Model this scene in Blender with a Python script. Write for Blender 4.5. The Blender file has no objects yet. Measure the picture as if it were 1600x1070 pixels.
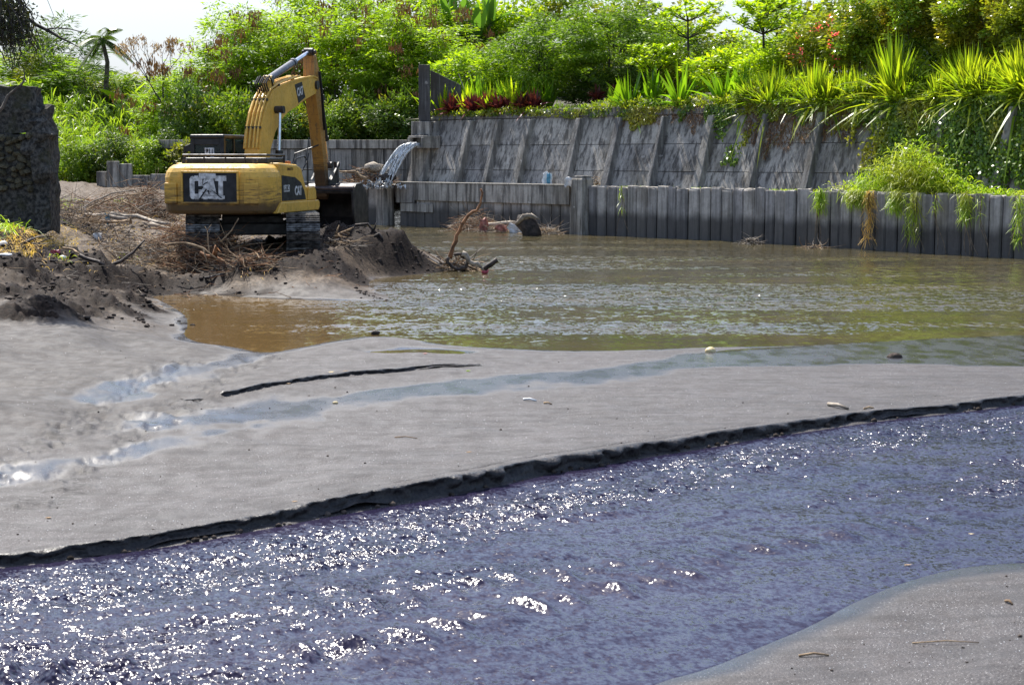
import bpy, math, random
import numpy as np
from mathutils import Vector, Matrix, Quaternion

# ------------------------------------------------------------------ camera, sky, sun, exposure
scn = bpy.context.scene
C = scn.collection
F, HOR, CAMZ = 2600.0, 244.0, 3.0
TH = math.atan((535 - HOR) / F)
cam_data = bpy.data.cameras.new('camera')
cam = bpy.data.objects.new('camera', cam_data)
C.objects.link(cam)
cam.location = (0, 0, CAMZ)
cam.rotation_euler = (math.pi / 2 - TH, 0, 0)
cam_data.sensor_width = 36
cam_data.lens = 36 * F / 1600
cam_data.clip_start = 0.1
cam_data.clip_end = 3000
cam_data.dof.use_dof = True
cam_data.dof.focus_distance = 42
cam_data.dof.aperture_fstop = 7.1
scn.camera = cam

SUN_AZ, SUN_EL = math.radians(-28), math.radians(55)
world = bpy.data.worlds.new('World')
scn.world = world
world.use_nodes = True
wn, wl = world.node_tree.nodes, world.node_tree.links
wn.clear()
w_out = wn.new('ShaderNodeOutputWorld')
w_bg = wn.new('ShaderNodeBackground')
w_bg.inputs['Strength'].default_value = 0.13
w_sky = wn.new('ShaderNodeTexSky')
w_sky.sky_type = 'NISHITA'
w_sky.sun_disc = False
w_sky.sun_elevation = SUN_EL
w_sky.sun_rotation = SUN_AZ
w_sky.air_density = 1.0
w_sky.dust_density = 1.6
w_sky.ozone_density = 2.2
# thin bright cloud veil, thickening towards the horizon all the way round
w_tc = wn.new('ShaderNodeTexCoord')
w_sep = wn.new('ShaderNodeSeparateXYZ')
wl.new(w_tc.outputs['Generated'], w_sep.inputs[0])
w_no = wn.new('ShaderNodeTexNoise')
w_no.inputs['Scale'].default_value = 2.6
w_no.inputs['Detail'].default_value = 7
w_map = wn.new('ShaderNodeMapping')
w_map.inputs['Scale'].default_value = (1, 1, 3.0)
wl.new(w_tc.outputs['Generated'], w_map.inputs[0])
wl.new(w_map.outputs[0], w_no.inputs['Vector'])
w_h = wn.new('ShaderNodeMapRange')
w_h.inputs['From Min'].default_value = 0.02
w_h.inputs['From Max'].default_value = 0.20
w_h.inputs['To Min'].default_value = 0.92
w_h.inputs['To Max'].default_value = 0.11
w_h.interpolation_type = 'SMOOTHSTEP'
wl.new(w_sep.outputs['Z'], w_h.inputs['Value'])
w_c = wn.new('ShaderNodeMapRange')
w_c.inputs['From Min'].default_value = 0.5
w_c.inputs['From Max'].default_value = 0.75
w_c.inputs['To Min'].default_value = 0.0
w_c.inputs['To Max'].default_value = 0.55
wl.new(w_no.outputs['Fac'], w_c.inputs['Value'])
w_add = wn.new('ShaderNodeMath')
w_add.operation = 'MAXIMUM'
wl.new(w_h.outputs[0], w_add.inputs[0])
wl.new(w_c.outputs[0], w_add.inputs[1])
w_mix = wn.new('ShaderNodeMix')
w_mix.data_type = 'RGBA'
wl.new(w_add.outputs[0], w_mix.inputs['Factor'])
wl.new(w_sky.outputs[0], w_mix.inputs['A'])
w_mix.inputs['B'].default_value = (3.15, 3.32, 3.62, 1)
wl.new(w_mix.outputs['Result'], w_bg.inputs['Color'])
wl.new(w_bg.outputs[0], w_out.inputs['Surface'])

sun_dir = Vector((math.sin(SUN_AZ) * math.cos(SUN_EL), math.cos(SUN_AZ) * math.cos(SUN_EL), math.sin(SUN_EL)))
sun_data = bpy.data.lights.new('sun', 'SUN')
sun_data.energy = 4.9
sun_data.angle = math.radians(0.53)
sun_data.color = (1.0, 0.95, 0.87)
sun = bpy.data.objects.new('sun', sun_data)
sun.rotation_euler = sun_dir.to_track_quat('Z', 'Y').to_euler()
C.objects.link(sun)
scn.view_settings.view_transform = 'Standard'
scn.view_settings.look = 'None'
scn.view_settings.exposure = 0.9
scn.view_settings.gamma = 1
scn.view_settings.use_curve_mapping = False
scn.cycles.max_bounces = 7
scn.cycles.diffuse_bounces = 3
scn.cycles.glossy_bounces = 3
scn.cycles.transmission_bounces = 3
scn.cycles.sample_clamp_indirect = 6

rng = np.random.default_rng(7)
rnd = random.Random(11)

# ------------------------------------------------------------------ helpers
def ray(px, py):
    dx, dy = (px - 800) / F, -(py - 535) / F
    return Vector((dx, math.cos(TH) + dy * math.sin(TH), -math.sin(TH) + dy * math.cos(TH)))

def G(px, py, z=0.0):            # the point of height z seen at a measured place of the photograph
    d = ray(px, py)
    t = (z - CAMZ) / d.z
    return Vector((d.x * t, d.y * t, z))

def AT(px, py, Y):               # the point at distance Y
    d = ray(px, py)
    t = Y / d.y
    return Vector((d.x * t, Y, CAMZ + d.z * t))

def tag(o, label=None, cat=None, group=None, kind=None):
    if label: o['label'] = label
    if cat: o['category'] = cat
    if group: o['group'] = group
    if kind: o['kind'] = kind
    return o

def empty(name, loc=(0, 0, 0), rz=0.0):
    o = bpy.data.objects.new(name, None)
    o.empty_display_size = 0.3
    o.location = loc
    o.rotation_euler = (0, 0, rz)
    C.objects.link(o)
    return o

def link(name, me, mat=None, parent=None, loc=None, smooth=False):
    if mat is not None and len(me.materials) == 0:
        me.materials.append(mat)
    o = bpy.data.objects.new(name, me)
    C.objects.link(o)
    if parent is not None: o.parent = parent
    if loc is not None: o.location = loc
    if smooth:
        me.polygons.foreach_set('use_smooth', np.ones(len(me.polygons), dtype=bool))
    return o

def np_mesh(name, verts, faces):
    """verts (N,3); faces (M,k) with one k"""
    me = bpy.data.meshes.new(name)
    verts = np.ascontiguousarray(verts, dtype=np.float32)
    faces = np.ascontiguousarray(faces, dtype=np.int32)
    m, k = faces.shape
    me.vertices.add(len(verts))
    me.vertices.foreach_set('co', verts.ravel())
    me.loops.add(m * k)
    me.loops.foreach_set('vertex_index', faces.ravel())
    me.polygons.add(m)
    me.polygons.foreach_set('loop_start', np.arange(0, m * k, k, dtype=np.int32))
    me.polygons.foreach_set('loop_total', np.full(m, k, dtype=np.int32))
    me.update(calc_edges=True)
    return me

class MB:
    """collects shapes into one mesh"""
    def __init__(s):
        s.v, s.f = [], []
    def add(s, vs, fs, M=None):
        b = len(s.v)
        for v in vs:
            v = Vector(v)
            s.v.append(tuple(M @ v) if M else tuple(v))
        for f in fs: s.f.append([i + b for i in f])
    def box(s, c, size, M=None, taper=0.0):
        x, y, z = size[0] / 2, size[1] / 2, size[2] / 2
        t = 1 - taper
        vs = [(-x, -y, -z), (x, -y, -z), (x, y, -z), (-x, y, -z), (-x * t, -y * t, z), (x * t, -y * t, z), (x * t, y * t, z), (-x * t, y * t, z)]
        vs = [(a + c[0], b + c[1], d + c[2]) for a, b, d in vs]
        s.add(vs, [(0, 3, 2, 1), (4, 5, 6, 7), (0, 1, 5, 4), (1, 2, 6, 5), (2, 3, 7, 6), (3, 0, 4, 7)], M)
    def prism(s, pts, w0, w1, axis='x', M=None):
        """polygon pts (a,b) extruded along axis from w0 to w1; x: pts are (y,z); y: (x,z); z: (x,y)"""
        n = len(pts)
        def mk(p, w):
            return {'x': (w, p[0], p[1]), 'y': (p[0], w, p[1]), 'z': (p[0], p[1], w)}[axis]
        vs = [mk(p, w0) for p in pts] + [mk(p, w1) for p in pts]
        fs = [list(range(n))[::-1], list(range(n, 2 * n))] + [(i, (i + 1) % n, n + (i + 1) % n, n + i) for i in range(n)]
        s.add(vs, fs, M)
    def tube(s, path, rad, n=8, M=None, cap=True):
        path = [Vector(p) for p in path]
        if not hasattr(rad, '__len__'): rad = [rad] * len(path)
        up = None
        vs, fs = [], []
        for i, p in enumerate(path):
            a = path[max(i - 1, 0)]; b = path[min(i + 1, len(path) - 1)]
            t = (b - a)
            t = t.normalized() if t.length > 1e-9 else Vector((0, 0, 1))
            if up is None:
                up = Vector((0, 0, 1)) if abs(t.z) < 0.9 else Vector((1, 0, 0))
            u = up - t * up.dot(t)
            u = u.normalized() if u.length > 1e-6 else t.orthogonal().normalized()
            up = u
            w = t.cross(u)
            for k in range(n):
                an = 2 * math.pi * k / n
                vs.append(p + (u * math.cos(an) + w * math.sin(an)) * rad[i])
        for i in range(len(path) - 1):
            for k in range(n):
                k2 = (k + 1) % n
                fs.append((i * n + k, i * n + k2, (i + 1) * n + k2, (i + 1) * n + k))
        if cap:
            fs.append(list(range(n))[::-1]); fs.append([(len(path) - 1) * n + k for k in range(n)])
        s.add(vs, fs, M)
    def loft(s, rings, M=None, cap=True):
        n = len(rings[0]); vs = [p for r in rings for p in r]; fs = []
        for i in range(len(rings) - 1):
            for k in range(n):
                k2 = (k + 1) % n
                fs.append((i * n + k, i * n + k2, (i + 1) * n + k2, (i + 1) * n + k))
        if cap:
            fs.append(list(range(n))[::-1]); fs.append([(len(rings) - 1) * n + k for k in range(n)])
        s.add(vs, fs, M)
    def mesh(s, name):
        me = bpy.data.meshes.new(name)
        me.from_pydata(s.v, [], s.f)
        me.update()
        return me
    def build(s, name, mat, parent=None, loc=None, smooth=False, bevel=0, seg=2, auto=None):
        o = link(name, s.mesh(name), mat, parent, loc, smooth)
        if bevel:
            m = o.modifiers.new('bevel', 'BEVEL'); m.width = bevel; m.segments = seg; m.limit_method = 'ANGLE'; m.angle_limit = math.radians(35)
        return o

# numpy value noise
_perm = np.random.default_rng(3).permutation(4096)
_val = np.random.default_rng(5).random(4096) * 2 - 1
def vnoise(x, y, seed=0):
    xi, yi = np.floor(x).astype(np.int64), np.floor(y).astype(np.int64)
    fx, fy = x - xi, y - yi
    u = fx * fx * fx * (fx * (fx * 6 - 15) + 10); v = fy * fy * fy * (fy * (fy * 6 - 15) + 10)
    def h(i, j): return _val[(_perm[(i + seed * 131) & 4095] + j * 57 + _perm[(j + seed * 17) & 4095]) & 4095]
    a, b, c, d = h(xi, yi), h(xi + 1, yi), h(xi, yi + 1), h(xi + 1, yi + 1)
    return (a * (1 - u) + b * u) * (1 - v) + (c * (1 - u) + d * u) * v
def fbm(x, y, o=4, seed=0, gain=0.5):
    s, a, t = 0, 1.0, 0
    for k in range(o):
        s = s + a * vnoise(x * 2 ** k + k * 13.7, y * 2 ** k - k * 7.1, seed + k); t += a; a *= gain
    return s / t
def sst(a, b, x):
    t = np.clip((x - a) / (b - a), 0, 1); return t * t * (3 - 2 * t)
def seg_dist(X, Y, poly, closed=False):
    P = np.array([(p[0], p[1]) for p in poly]); n = len(P)
    best = np.full(X.shape, 1e9); side = np.zeros(X.shape)
    for i in range(n if closed else n - 1):
        a, b = P[i], P[(i + 1) % n]; d = b - a; L = max(d @ d, 1e-12)
        t = np.clip(((X - a[0]) * d[0] + (Y - a[1]) * d[1]) / L, 0, 1)
        dx, dy = X - a[0] - t * d[0], Y - a[1] - t * d[1]
        q = dx * dx + dy * dy
        m = q < best
        best = np.where(m, q, best)
        side = np.where(m, np.sign(d[0] * (Y - a[1]) - d[1] * (X - a[0])), side)
    return np.sqrt(best), side
def inside(X, Y, poly):
    P = [(p[0], p[1]) for p in poly]; n = len(P); r = np.zeros(X.shape, bool)
    for i in range(n):
        (x1, y1), (x2, y2) = P[i], P[(i + 1) % n]
        c = ((y1 > Y) != (y2 > Y)) & (X < (x2 - x1) * (Y - y1) / ((y2 - y1) if y2 != y1 else 1e-9) + x1)
        r ^= c
    return r
def smooth_poly(pts, it=2):
    for _ in range(it):
        q = []
        n = len(pts)
        for i in range(n - 1):
            a, b = pts[i], pts[i + 1]
            q += [a * 0.75 + b * 0.25, a * 0.25 + b * 0.75]
        pts = [pts[0]] + q[1:-1] + [pts[-1]]
    return pts

# ------------------------------------------------------------------ material helper
class NT:
    def __init__(s, name):
        s.m = bpy.data.materials.new(name); s.m.use_nodes = True
        s.n, s.l = s.m.node_tree.nodes, s.m.node_tree.links
        s.n.clear()
        s.out = s.n.new('ShaderNodeOutputMaterial')
        s.geo = s.n.new('ShaderNodeNewGeometry')
        s.tc = s.n.new('ShaderNodeTexCoord')
    def node(s, t, **kw):
        x = s.n.new(t)
        for k, v in kw.items():
            setattr(x, k, v)
        return x
    def put(s, sock, v):
        if v is None: return
        if isinstance(v, bpy.types.NodeSocket): s.l.new(v, sock)
        else: sock.default_value = v if not isinstance(v, tuple) or len(v) != 3 or sock.type != 'RGBA' else (*v, 1)
    def pos(s, scale=(1, 1, 1), obj=False, rot=(0, 0, 0), loc=(0, 0, 0)):
        m = s.node('ShaderNodeMapping')
        m.inputs['Scale'].default_value = scale; m.inputs['Rotation'].default_value = rot; m.inputs['Location'].default_value = loc
        s.l.new(s.tc.outputs['Object'] if obj else s.geo.outputs['Position'], m.inputs[0])
        return m.outputs[0]
    def noise(s, vec, scale=1, detail=4, rough=0.55, dist=0.0, out='Fac'):
        x = s.node('ShaderNodeTexNoise')
        x.inputs['Scale'].default_value = scale; x.inputs['Detail'].default_value = detail
        x.inputs['Roughness'].default_value = rough; x.inputs['Distortion'].default_value = dist
        s.l.new(vec, x.inputs['Vector'])
        return x.outputs[out]
    def rng(s, v, a, b, c=0.0, d=1.0, smooth=True):
        x = s.node('ShaderNodeMapRange'); x.interpolation_type = 'SMOOTHSTEP' if smooth else 'LINEAR'
        s.put(x.inputs['Value'], v)
        for k, q in zip(('From Min', 'From Max', 'To Min', 'To Max'), (a, b, c, d)): s.put(x.inputs[k], q)
        return x.outputs[0]
    def math(s, op, a, b=None, clamp=False):
        x = s.node('ShaderNodeMath', operation=op, use_clamp=clamp)
        s.put(x.inputs[0], a); s.put(x.inputs[1], b)
        return x.outputs[0]
    def mix(s, f, a, b, blend='MIX'):
        x = s.node('ShaderNodeMix', data_type='RGBA', blend_type=blend)
        s.put(x.inputs['Factor'], f); s.put(x.inputs['A'], a); s.put(x.inputs['B'], b)
        return x.outputs['Result']
    def mixf(s, f, a, b):
        x = s.node('ShaderNodeMix', data_type='FLOAT')
        s.put(x.inputs[0], f); s.put(x.inputs[2], a); s.put(x.inputs[3], b)
        return x.outputs[0]
    def xyz(s, v=None):
        x = s.node('ShaderNodeSeparateXYZ'); s.l.new(v or s.geo.outputs['Position'], x.inputs[0]); return x.outputs
    def attr(s, name):
        x = s.node('ShaderNodeAttribute'); x.attribute_name = name
        y = s.node('ShaderNodeSeparateColor'); s.l.new(x.outputs['Color'], y.inputs[0]); return y.outputs
    def bump(s, h, strength=0.5, dist=0.02, normal=None):
        x = s.node('ShaderNodeBump'); s.put(x.inputs['Strength'], strength); x.inputs['Distance'].default_value = dist
        s.put(x.inputs['Height'], h)
        if normal: s.l.new(normal, x.inputs['Normal'])
        return x.outputs[0]
    def bsdf(s, col, rough=0.6, normal=None, spec=0.5, metal=0.0, ior=None, **kw):
        x = s.node('ShaderNodeBsdfPrincipled')
        s.put(x.inputs['Base Color'], col); s.put(x.inputs['Roughness'], rough); s.put(x.inputs['Specular IOR Level'], spec)
        s.put(x.inputs['Metallic'], metal)
        if ior: x.inputs['IOR'].default_value = ior
        if normal: s.l.new(normal, x.inputs['Normal'])
        for k, v in kw.items(): s.put(x.inputs[k.replace('_', ' ')], v)
        return x.outputs[0]
    def done(s, sh):
        s.l.new(sh, s.out.inputs['Surface']); return s.m

LEAFK = (2.15, 1.78, 1.15)
def leaf_mat(name, c1, c2, c3=None, trans=0.45, rough=0.5, tfac=1.6, patch=0.5):
    t = NT(name)
    c1, c2, c3 = [tuple(v * LEAFK[i] for i, v in enumerate(c)) if c else None for c in (c1, c2, c3)]
    r = t.geo.outputs['Random Per Island']
    n = t.noise(t.pos(), patch, 3)
    col = t.mix(t.rng(r, 0, 1), c1, c2)
    if c3: col = t.mix(t.rng(n, 0.45, 0.65), col, c3)
    a = t.bsdf(col, rough, spec=0.35)
    tr = t.node('ShaderNodeBsdfTranslucent')
    g = t.mix(1.0, col, (tfac * 1.05, tfac * 1.1, tfac * 0.45), 'MULTIPLY')
    t.put(tr.inputs['Color'], g)
    m = t.node('ShaderNodeMixShader'); m.inputs[0].default_value = trans
    t.l.new(a, m.inputs[1]); t.l.new(tr.outputs[0], m.inputs[2])
    return t.done(m.outputs[0])

def plain(name, col, rough=0.6, var=0.25, scale=6, bump=0.2, metal=0.0, obj=True, spec=0.5, col2=None, bdist=0.01):
    t = NT(name)
    p = t.pos(obj=obj)
    n = t.noise(p, scale, 6)
    dark = col2 or tuple(c * (1 - var * 1.6) for c in col)
    lite = tuple(min(1, c * (1 + var * 0.6)) for c in col)
    c = t.mix(t.rng(n, 0.3, 0.7), dark, lite)
    return t.done(t.bsdf(c, t.rng(n, 0.3, 0.7, min(1, rough + .12), max(0.03, rough - .08)), t.bump(t.noise(p, scale * 5, 5), bump, bdist), spec, metal))
# ------------------------------------------------------------------ shorelines (measured, then laid out on the ground)
def GP(l, z=0.0): return [G(a, b, z) for a, b in l]
S1 = smooth_poly(GP([(-900, 930), (-300, 915), (0, 889), (140, 872), (300, 850), (420, 826), (560, 800), (700, 777), (790, 758), (860, 741), (930, 731), (1000, 717), (1100, 702), (1200, 684), (1330, 665), (1400, 655), (1500, 645), (1600, 632), (1900, 606), (2600, 570)]))
S2 = smooth_poly(GP([(300, 1500), (860, 1160), (1010, 1068), (1100, 1046), (1180, 1012), (1270, 975), (1330, 940), (1420, 905), (1500, 885), (1600, 877), (1900, 868), (2700, 850)]))
P_STREAM = S1 + S2[::-1]
S3 = smooth_poly(GP([(290, 637), (340, 633), (400, 621), (470, 608), (540, 598), (620, 589), (690, 580), (752, 575)]))
R_near = smooth_poly(GP([(236, 463), (268, 478), (290, 492), (296, 508), (284, 524), (310, 536), (360, 541), (415, 553), (470, 543), (530, 531), (585, 524), (640, 529), (700, 540), (800, 545), (900, 549), (1000, 547), (1060, 544), (1200, 541), (1400, 543), (1600, 550), (1900, 566), (2600, 600)]))
R_far = smooth_poly(GP([(236, 463), (300, 459), (360, 463), (450, 469), (540, 470), (600, 470), (612, 464), (590, 456), (574, 446), (580, 436), (640, 430), (692, 425), (716, 417), (700, 405), (660, 392), (630, 380), (600, 370), (560, 362), (520, 356), (440, 353), (380, 351), (340, 340), (250, 318)]))
R_ext = [Vector((60, 22, 0)), Vector((45, 60, 0)), Vector((4, 90, 0)), Vector((-9, 106, 0)), Vector((-22, 112, 0))]
P_RIVER = R_near + R_ext + R_far[::-1][:-1]
P_POND = smooth_poly(GP([(1075, 556), (1140, 546), (1300, 540), (1600, 546), (1900, 560), (2400, 580), (2400, 604), (1900, 588), (1700, 580), (1560, 577), (1400, 572), (1270, 574), (1150, 576), (1050, 580), (900, 590), (760, 601), (640, 614), (540, 627), (490, 634), (560, 622), (680, 606), (800, 594), (930, 584), (1030, 573), (1075, 556)]))
P_PUD = smooth_poly(GP([(575, 550), (640, 546), (700, 547), (735, 552), (680, 556), (600, 554), (575, 550)]))
WETS = [smooth_poly(GP(l)) for l in (
    [(300, 672), (520, 634), (760, 606), (1000, 588)],
    [(-300, 800), (-60, 770), (120, 735), (330, 690), (520, 640)],
    [(150, 640), (300, 590), (400, 560), (420, 552)])]

# land heights (photo x, y, height)
CTRL = [(-200, 1500, .3), (900, 1500, .25), (1300, 1070, .05), (1600, 1070, .14), (1600, 960, .09), (1900, 1000, .2), (1450, 1000, .06), (2500, 900, .3),
        (0, 870, .07), (-400, 860, .07), (300, 825, .09), (600, 770, .13), (760, 740, .145), (900, 715, .13), (1100, 680, .11), (1300, 650, .10), (1600, 615, .085), (2000, 590, .09),
        (400, 720, .06), (700, 690, .07), (1000, 640, .06), (1300, 610, .05), (1600, 590, .035), (800, 640, .035), (500, 665, .025), (200, 760, .045), (0, 790, .04),
        (300, 615, .09), (420, 590, .10), (600, 565, .07), (800, 565, .03), (1000, 562, .02), (1200, 575, .012), (560, 540, .05), (200, 640, .10), (0, 700, .13), (-300, 720, .25),
        (0, 600, .22), (150, 560, .20), (250, 545, .10), (380, 560, .05), (60, 520, .34), (220, 505, .15), (270, 500, .04), (-300, 560, .5),
        (0, 470, .55), (100, 460, .42), (200, 465, .2), (300, 450, .10), (400, 458, .08), (520, 460, .10), (560, 450, .14),
        (0, 420, .85), (100, 420, .62), (200, 425, .42), (300, 432, .30), (400, 430, .35), (500, 430, .35), (-300, 420, 1.4),
        (0, 380, 1.15), (100, 385, .9), (200, 385, .72), (300, 385, .70), (400, 385, .74), (480, 386, .74), (540, 390, .6), (600, 400, .35), (660, 410, .15),
        (0, 350, 1.55), (70, 350, 1.35), (150, 345, 1.1), (250, 350, .95), (350, 355, .75), (450, 360, .6), (540, 365, .3),
        (0, 320, 1.7), (150, 318, 1.35), (250, 315, 1.2), (350, 325, .7), (100, 300, 1.6), (200, 300, 1.5), (-300, 330, 2.2), (-300, 300, 2.6),
        (100, 285, 1.9), (200, 285, 1.9), (0, 285, 2.2)]
CW = np.array([(lambda g: (g.x / g.y * 2.2, math.log(g.y) * 1.3, z))(G(a, b, z)) for a, b, z in CTRL])
HEAPS = [  # x, y, height, rx, ry : dug dark sand
    (AT(556, 400, 44.2).x, 44.2, .44, 1.6, 1.4), (AT(505, 400, 43.4).x, 43.4, .10, 1.1, 1.0), (AT(615, 400, 43.4).x, 43.4, .36, 1.4, 1.2),
    (AT(660, 400, 42.6).x, 42.6, .24, 1.0, .9), (AT(470, 400, 38.6).x, 38.6, .20, 1.0, .9),
    (AT(545, 400, 39.4).x, 39.4, .26, .8, .8), (AT(420, 400, 37.8).x, 37.8, .18, .9, .6), (AT(365, 400, 37.4).x, 37.4, .12, .7, .4),
    (AT(250, 400, 35.8).x, 35.8, .14, 1.3, .35), (AT(130, 400, 35.4).x, 35.4, .17, 1.5, .35), (AT(30, 400, 34.6).x, 34.6, .18, 1.2, .4),
    (AT(212, 400, 31.6).x, 31.6, .19, .34, .22), (AT(120, 400, 31.0).x, 31.0, .14, .45, .22), (AT(165, 400, 31.4).x, 31.4, .10, .35, .18), (AT(236, 400, 29.6).x, 29.6, .08, .12, .10),
    (AT(60, 400, 32.4).x, 32.4, .10, .9, .3),(G(15, 500, 0.38).x, G(15, 500, 0.38).y, 0.14, 0.50, 0.30), (G(75, 496, 0.34).x, G(75, 496, 0.34).y, 0.15, 0.45, 0.30), (G(120, 490, 0.30).x, G(120, 490, 0.30).y, 0.13, 0.40, 0.25), (G(60, 474, 0.42).x, G(60, 474, 0.42).y, 0.12, 0.80, 0.40), (G(150, 472, 0.35).x, G(150, 472, 0.35).y, 0.12, 0.60, 0.35), (G(-30, 470, 0.50).x, G(-30, 470, 0.50).y, 0.14, 0.80, 0.50), (G(195, 486, 0.20).x, G(195, 486, 0.20).y, 0.13, 0.35, 0.25), (G(100, 428, 0.60).x, G(100, 428, 0.60).y, 0.14, 0.90, 0.60), (G(180, 434, 0.42).x, G(180, 434, 0.42).y, 0.13, 0.90, 0.50), (G(240, 430, 0.38).x, G(240, 430, 0.38).y, 0.12, 0.80, 0.50), (G(30, 432, 0.70).x, G(30, 432, 0.70).y, 0.15, 0.90, 0.60), (G(300, 440, 0.20).x, G(300, 440, 0.20).y, 0.10, 0.60, 0.30), (G(40, 452, 0.55).x, G(40, 452, 0.55).y, 0.10, 0.90, 0.40),  (AT(600, 400, 36.0).x, 36.0, .10, .3, .12)]

def land(X, Y, full=False):
    u, v = X / np.maximum(Y, 1) * 2.2, np.log(np.maximum(Y, 1)) * 1.3
    num = np.zeros(X.shape); den = np.full(X.shape, 1e-12)
    for a, b, z in CW:
        d2 = (u - a) ** 2 + (v - b) ** 2
        w = 1 / (d2 + 0.0006) ** 2
        num += w * z; den += w
    h = num / den
    wob = fbm(X * .9, Y * .5, 4, 21)
    h += wob * 0.05 * sst(.1, .5, h)
    brown = sst(.05, .36, h + fbm(X * .6, Y * .4, 4, 4) * .25) * sst(25, 31, Y)
    dug = np.zeros(X.shape)
    for hx, hy, hh, rx, ry in HEAPS:
        q = ((X - hx) / rx) ** 2 + ((Y - hy) / ry) ** 2
        m = q < 9
        g = np.zeros(X.shape); g[m] = np.exp(-q[m] ** .8 * .9) * (1 + .4 * fbm(X[m] * 1.7 + hx, Y[m] * 1.7, 4, 9))
        h += hh * g
        dug = np.maximum(dug, sst(.05, .25, g + fbm(X * 3, Y * 1.5, 3, 14) * .10) * sst(0.05, .14, hh * 1.0))
    dug = np.maximum(dug, sst(.15, .45, fbm(X * .45, Y * .28, 4, 31)) * brown * sst(50, 44, Y))
    cl = np.abs(fbm(X * 5, Y * 5, 3, 44)) 
    h += dug * (fbm(X * 2.6, Y * 2.6, 3, 40) * .09 + fbm(X * 7, Y * 7, 4, 41) * .09 + cl * .07) + brown * (fbm(X * 3.4, Y * 3.4, 4, 43) * .09 + fbm(X * 1.1, Y * 1.1, 2, 42) * .07)
    # scarp between the bar and the wet channel
    d3, s3 = seg_dist(X, Y, S3)
    jit = fbm(X * 5, Y * 5, 3, 8) * .05
    end = sst(-.1, .5, X - S3[0].x) * sst(-.05, 1.2, S3[-1].x - X)
    h += .055 * (sst(-.01, .06, s3 * d3) * end * np.exp(-d3 / 1.1) * (s3 > -2))
    h -= .02 * sst(-.02, .5, -s3 * d3) * np.exp(-d3 / .9) * end
    # vehicle ruts and prints, left flats
    rut = np.zeros(X.shape)
    for a, b, wd in ((G(-20, 760), G(290, 575), .28), (G(60, 800), G(420, 560), .22), (G(150, 690), G(300, 640), .5)):
        dr, _ = seg_dist(X, Y, [a, b]); rut = np.maximum(rut, sst(wd * 1.5, wd * .3, dr + fbm(X * 2, Y * 2, 2, 61) * .25))
    n5 = fbm(X * 9, Y * 5.5, 4, 51)
    n6 = fbm((X * .62 + Y * .78) * 6, (-X * .78 + Y * .62) * 3, 3, 52)
    h += rut * (n5 * .045 + n6 * .04 - .008)
    flat = sst(26, 12, Y)
    h += fbm(X * 1.4, Y * 1.1, 4, 17) * .012 * (1 - brown)
    Af = X * .93 + Y * .36; Bf = -X * .36 + Y * .93
    h += (fbm(Af * 1.3, Bf * 3.5, 4, 18) * .013 + fbm(Af * 9, Bf * 12, 3, 19) * .004) * (1 - brown)
    # water bodies
    wet = np.zeros(X.shape)
    for poly, w, dep, hgt in ((P_RIVER, 1.1, .35, 0), (P_POND, .9, .012, 0), (P_PUD, .4, .012, 0)):
        d, _ = seg_dist(X, Y, poly, True); ins = inside(X, Y, poly)
        sd = np.where(ins, -d, d)
        brk = (np.maximum(0, fbm(X * 1.3, Y * 5, 3, 83) + .12) * .035 * sst(9, 0, X + 2)) if poly is P_POND else 0
        h = np.where(ins, -np.minimum(dep, d * .12 + .002) + brk, h * sst(-.02, w, sd) + .0015 * sst(0, .1, sd))
        wet = np.maximum(wet, sst(.38, -.02, sd + fbm(X * 1.2, Y * .8, 3, 77) * .25))
    d1, _ = seg_dist(X, Y, S1); ins = inside(X, Y, P_STREAM)
    j = fbm(X * 3.2, Y * 3.2, 3, 5) * .05 + fbm(X * 14, Y * 14, 2, 6) * .012
    beach = .05 + .035 * fbm(X * .8, Y * .8, 2, 15)
    e1 = d1 + j
    north = ~ins & (d1 < 6) & (Y > 11)
    d2, _ = seg_dist(X, Y, S2)
    h = np.where(north & (d1 < d2), np.minimum(h, .022 * sst(0, .12, e1)) * (1 - sst(.17, .25, d1)) + (np.maximum(h, .05)) * sst(.17, .25, d1), h)
    h = np.where(~ins & (d2 < d1), h * sst(0, 1.4, d2) + .002, h)
    h = np.where(ins, -np.minimum(.16, np.minimum(d1 * .5, d2 * .10) + .002), h)
    wet = np.maximum(wet, np.where(~ins & (d2 < d1), sst(.5, 0, d2 + fbm(X, Y, 3, 78) * .15), 0))
    wet = np.maximum(wet, ins * 1.0); wet = np.where(north & (d1 < .2), .15, wet)
    for i, wl_ in enumerate(WETS):
        d, _ = seg_dist(X, Y, wl_); wet = np.maximum(wet, (.95, .8, .8)[i] * sst((1.15, .6, .6)[i], .05, d + fbm(X * 2.0, Y * 1.2, 4, 79) * .5))
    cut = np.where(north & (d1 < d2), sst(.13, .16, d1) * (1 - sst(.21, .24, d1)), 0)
    cut = np.maximum(cut, 0 * end)
    if full: return h, dug, brown, np.clip(wet * (1 - dug * .7), 0, 1), cut, rut
    return h
def hz(x, y):
    return float(land(np.array([float(x)]), np.array([float(y)]))[0])

def fan(us, ys):
    U, Yv = np.meshgrid(us, ys); X = U * Yv
    n, m = U.shape
    idx = np.arange(n * m).reshape(n, m)
    f = np.stack([idx[:-1, :-1], idx[:-1, 1:], idx[1:, 1:], idx[1:, :-1]], -1).reshape(-1, 4)
    return X, Yv, f

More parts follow.
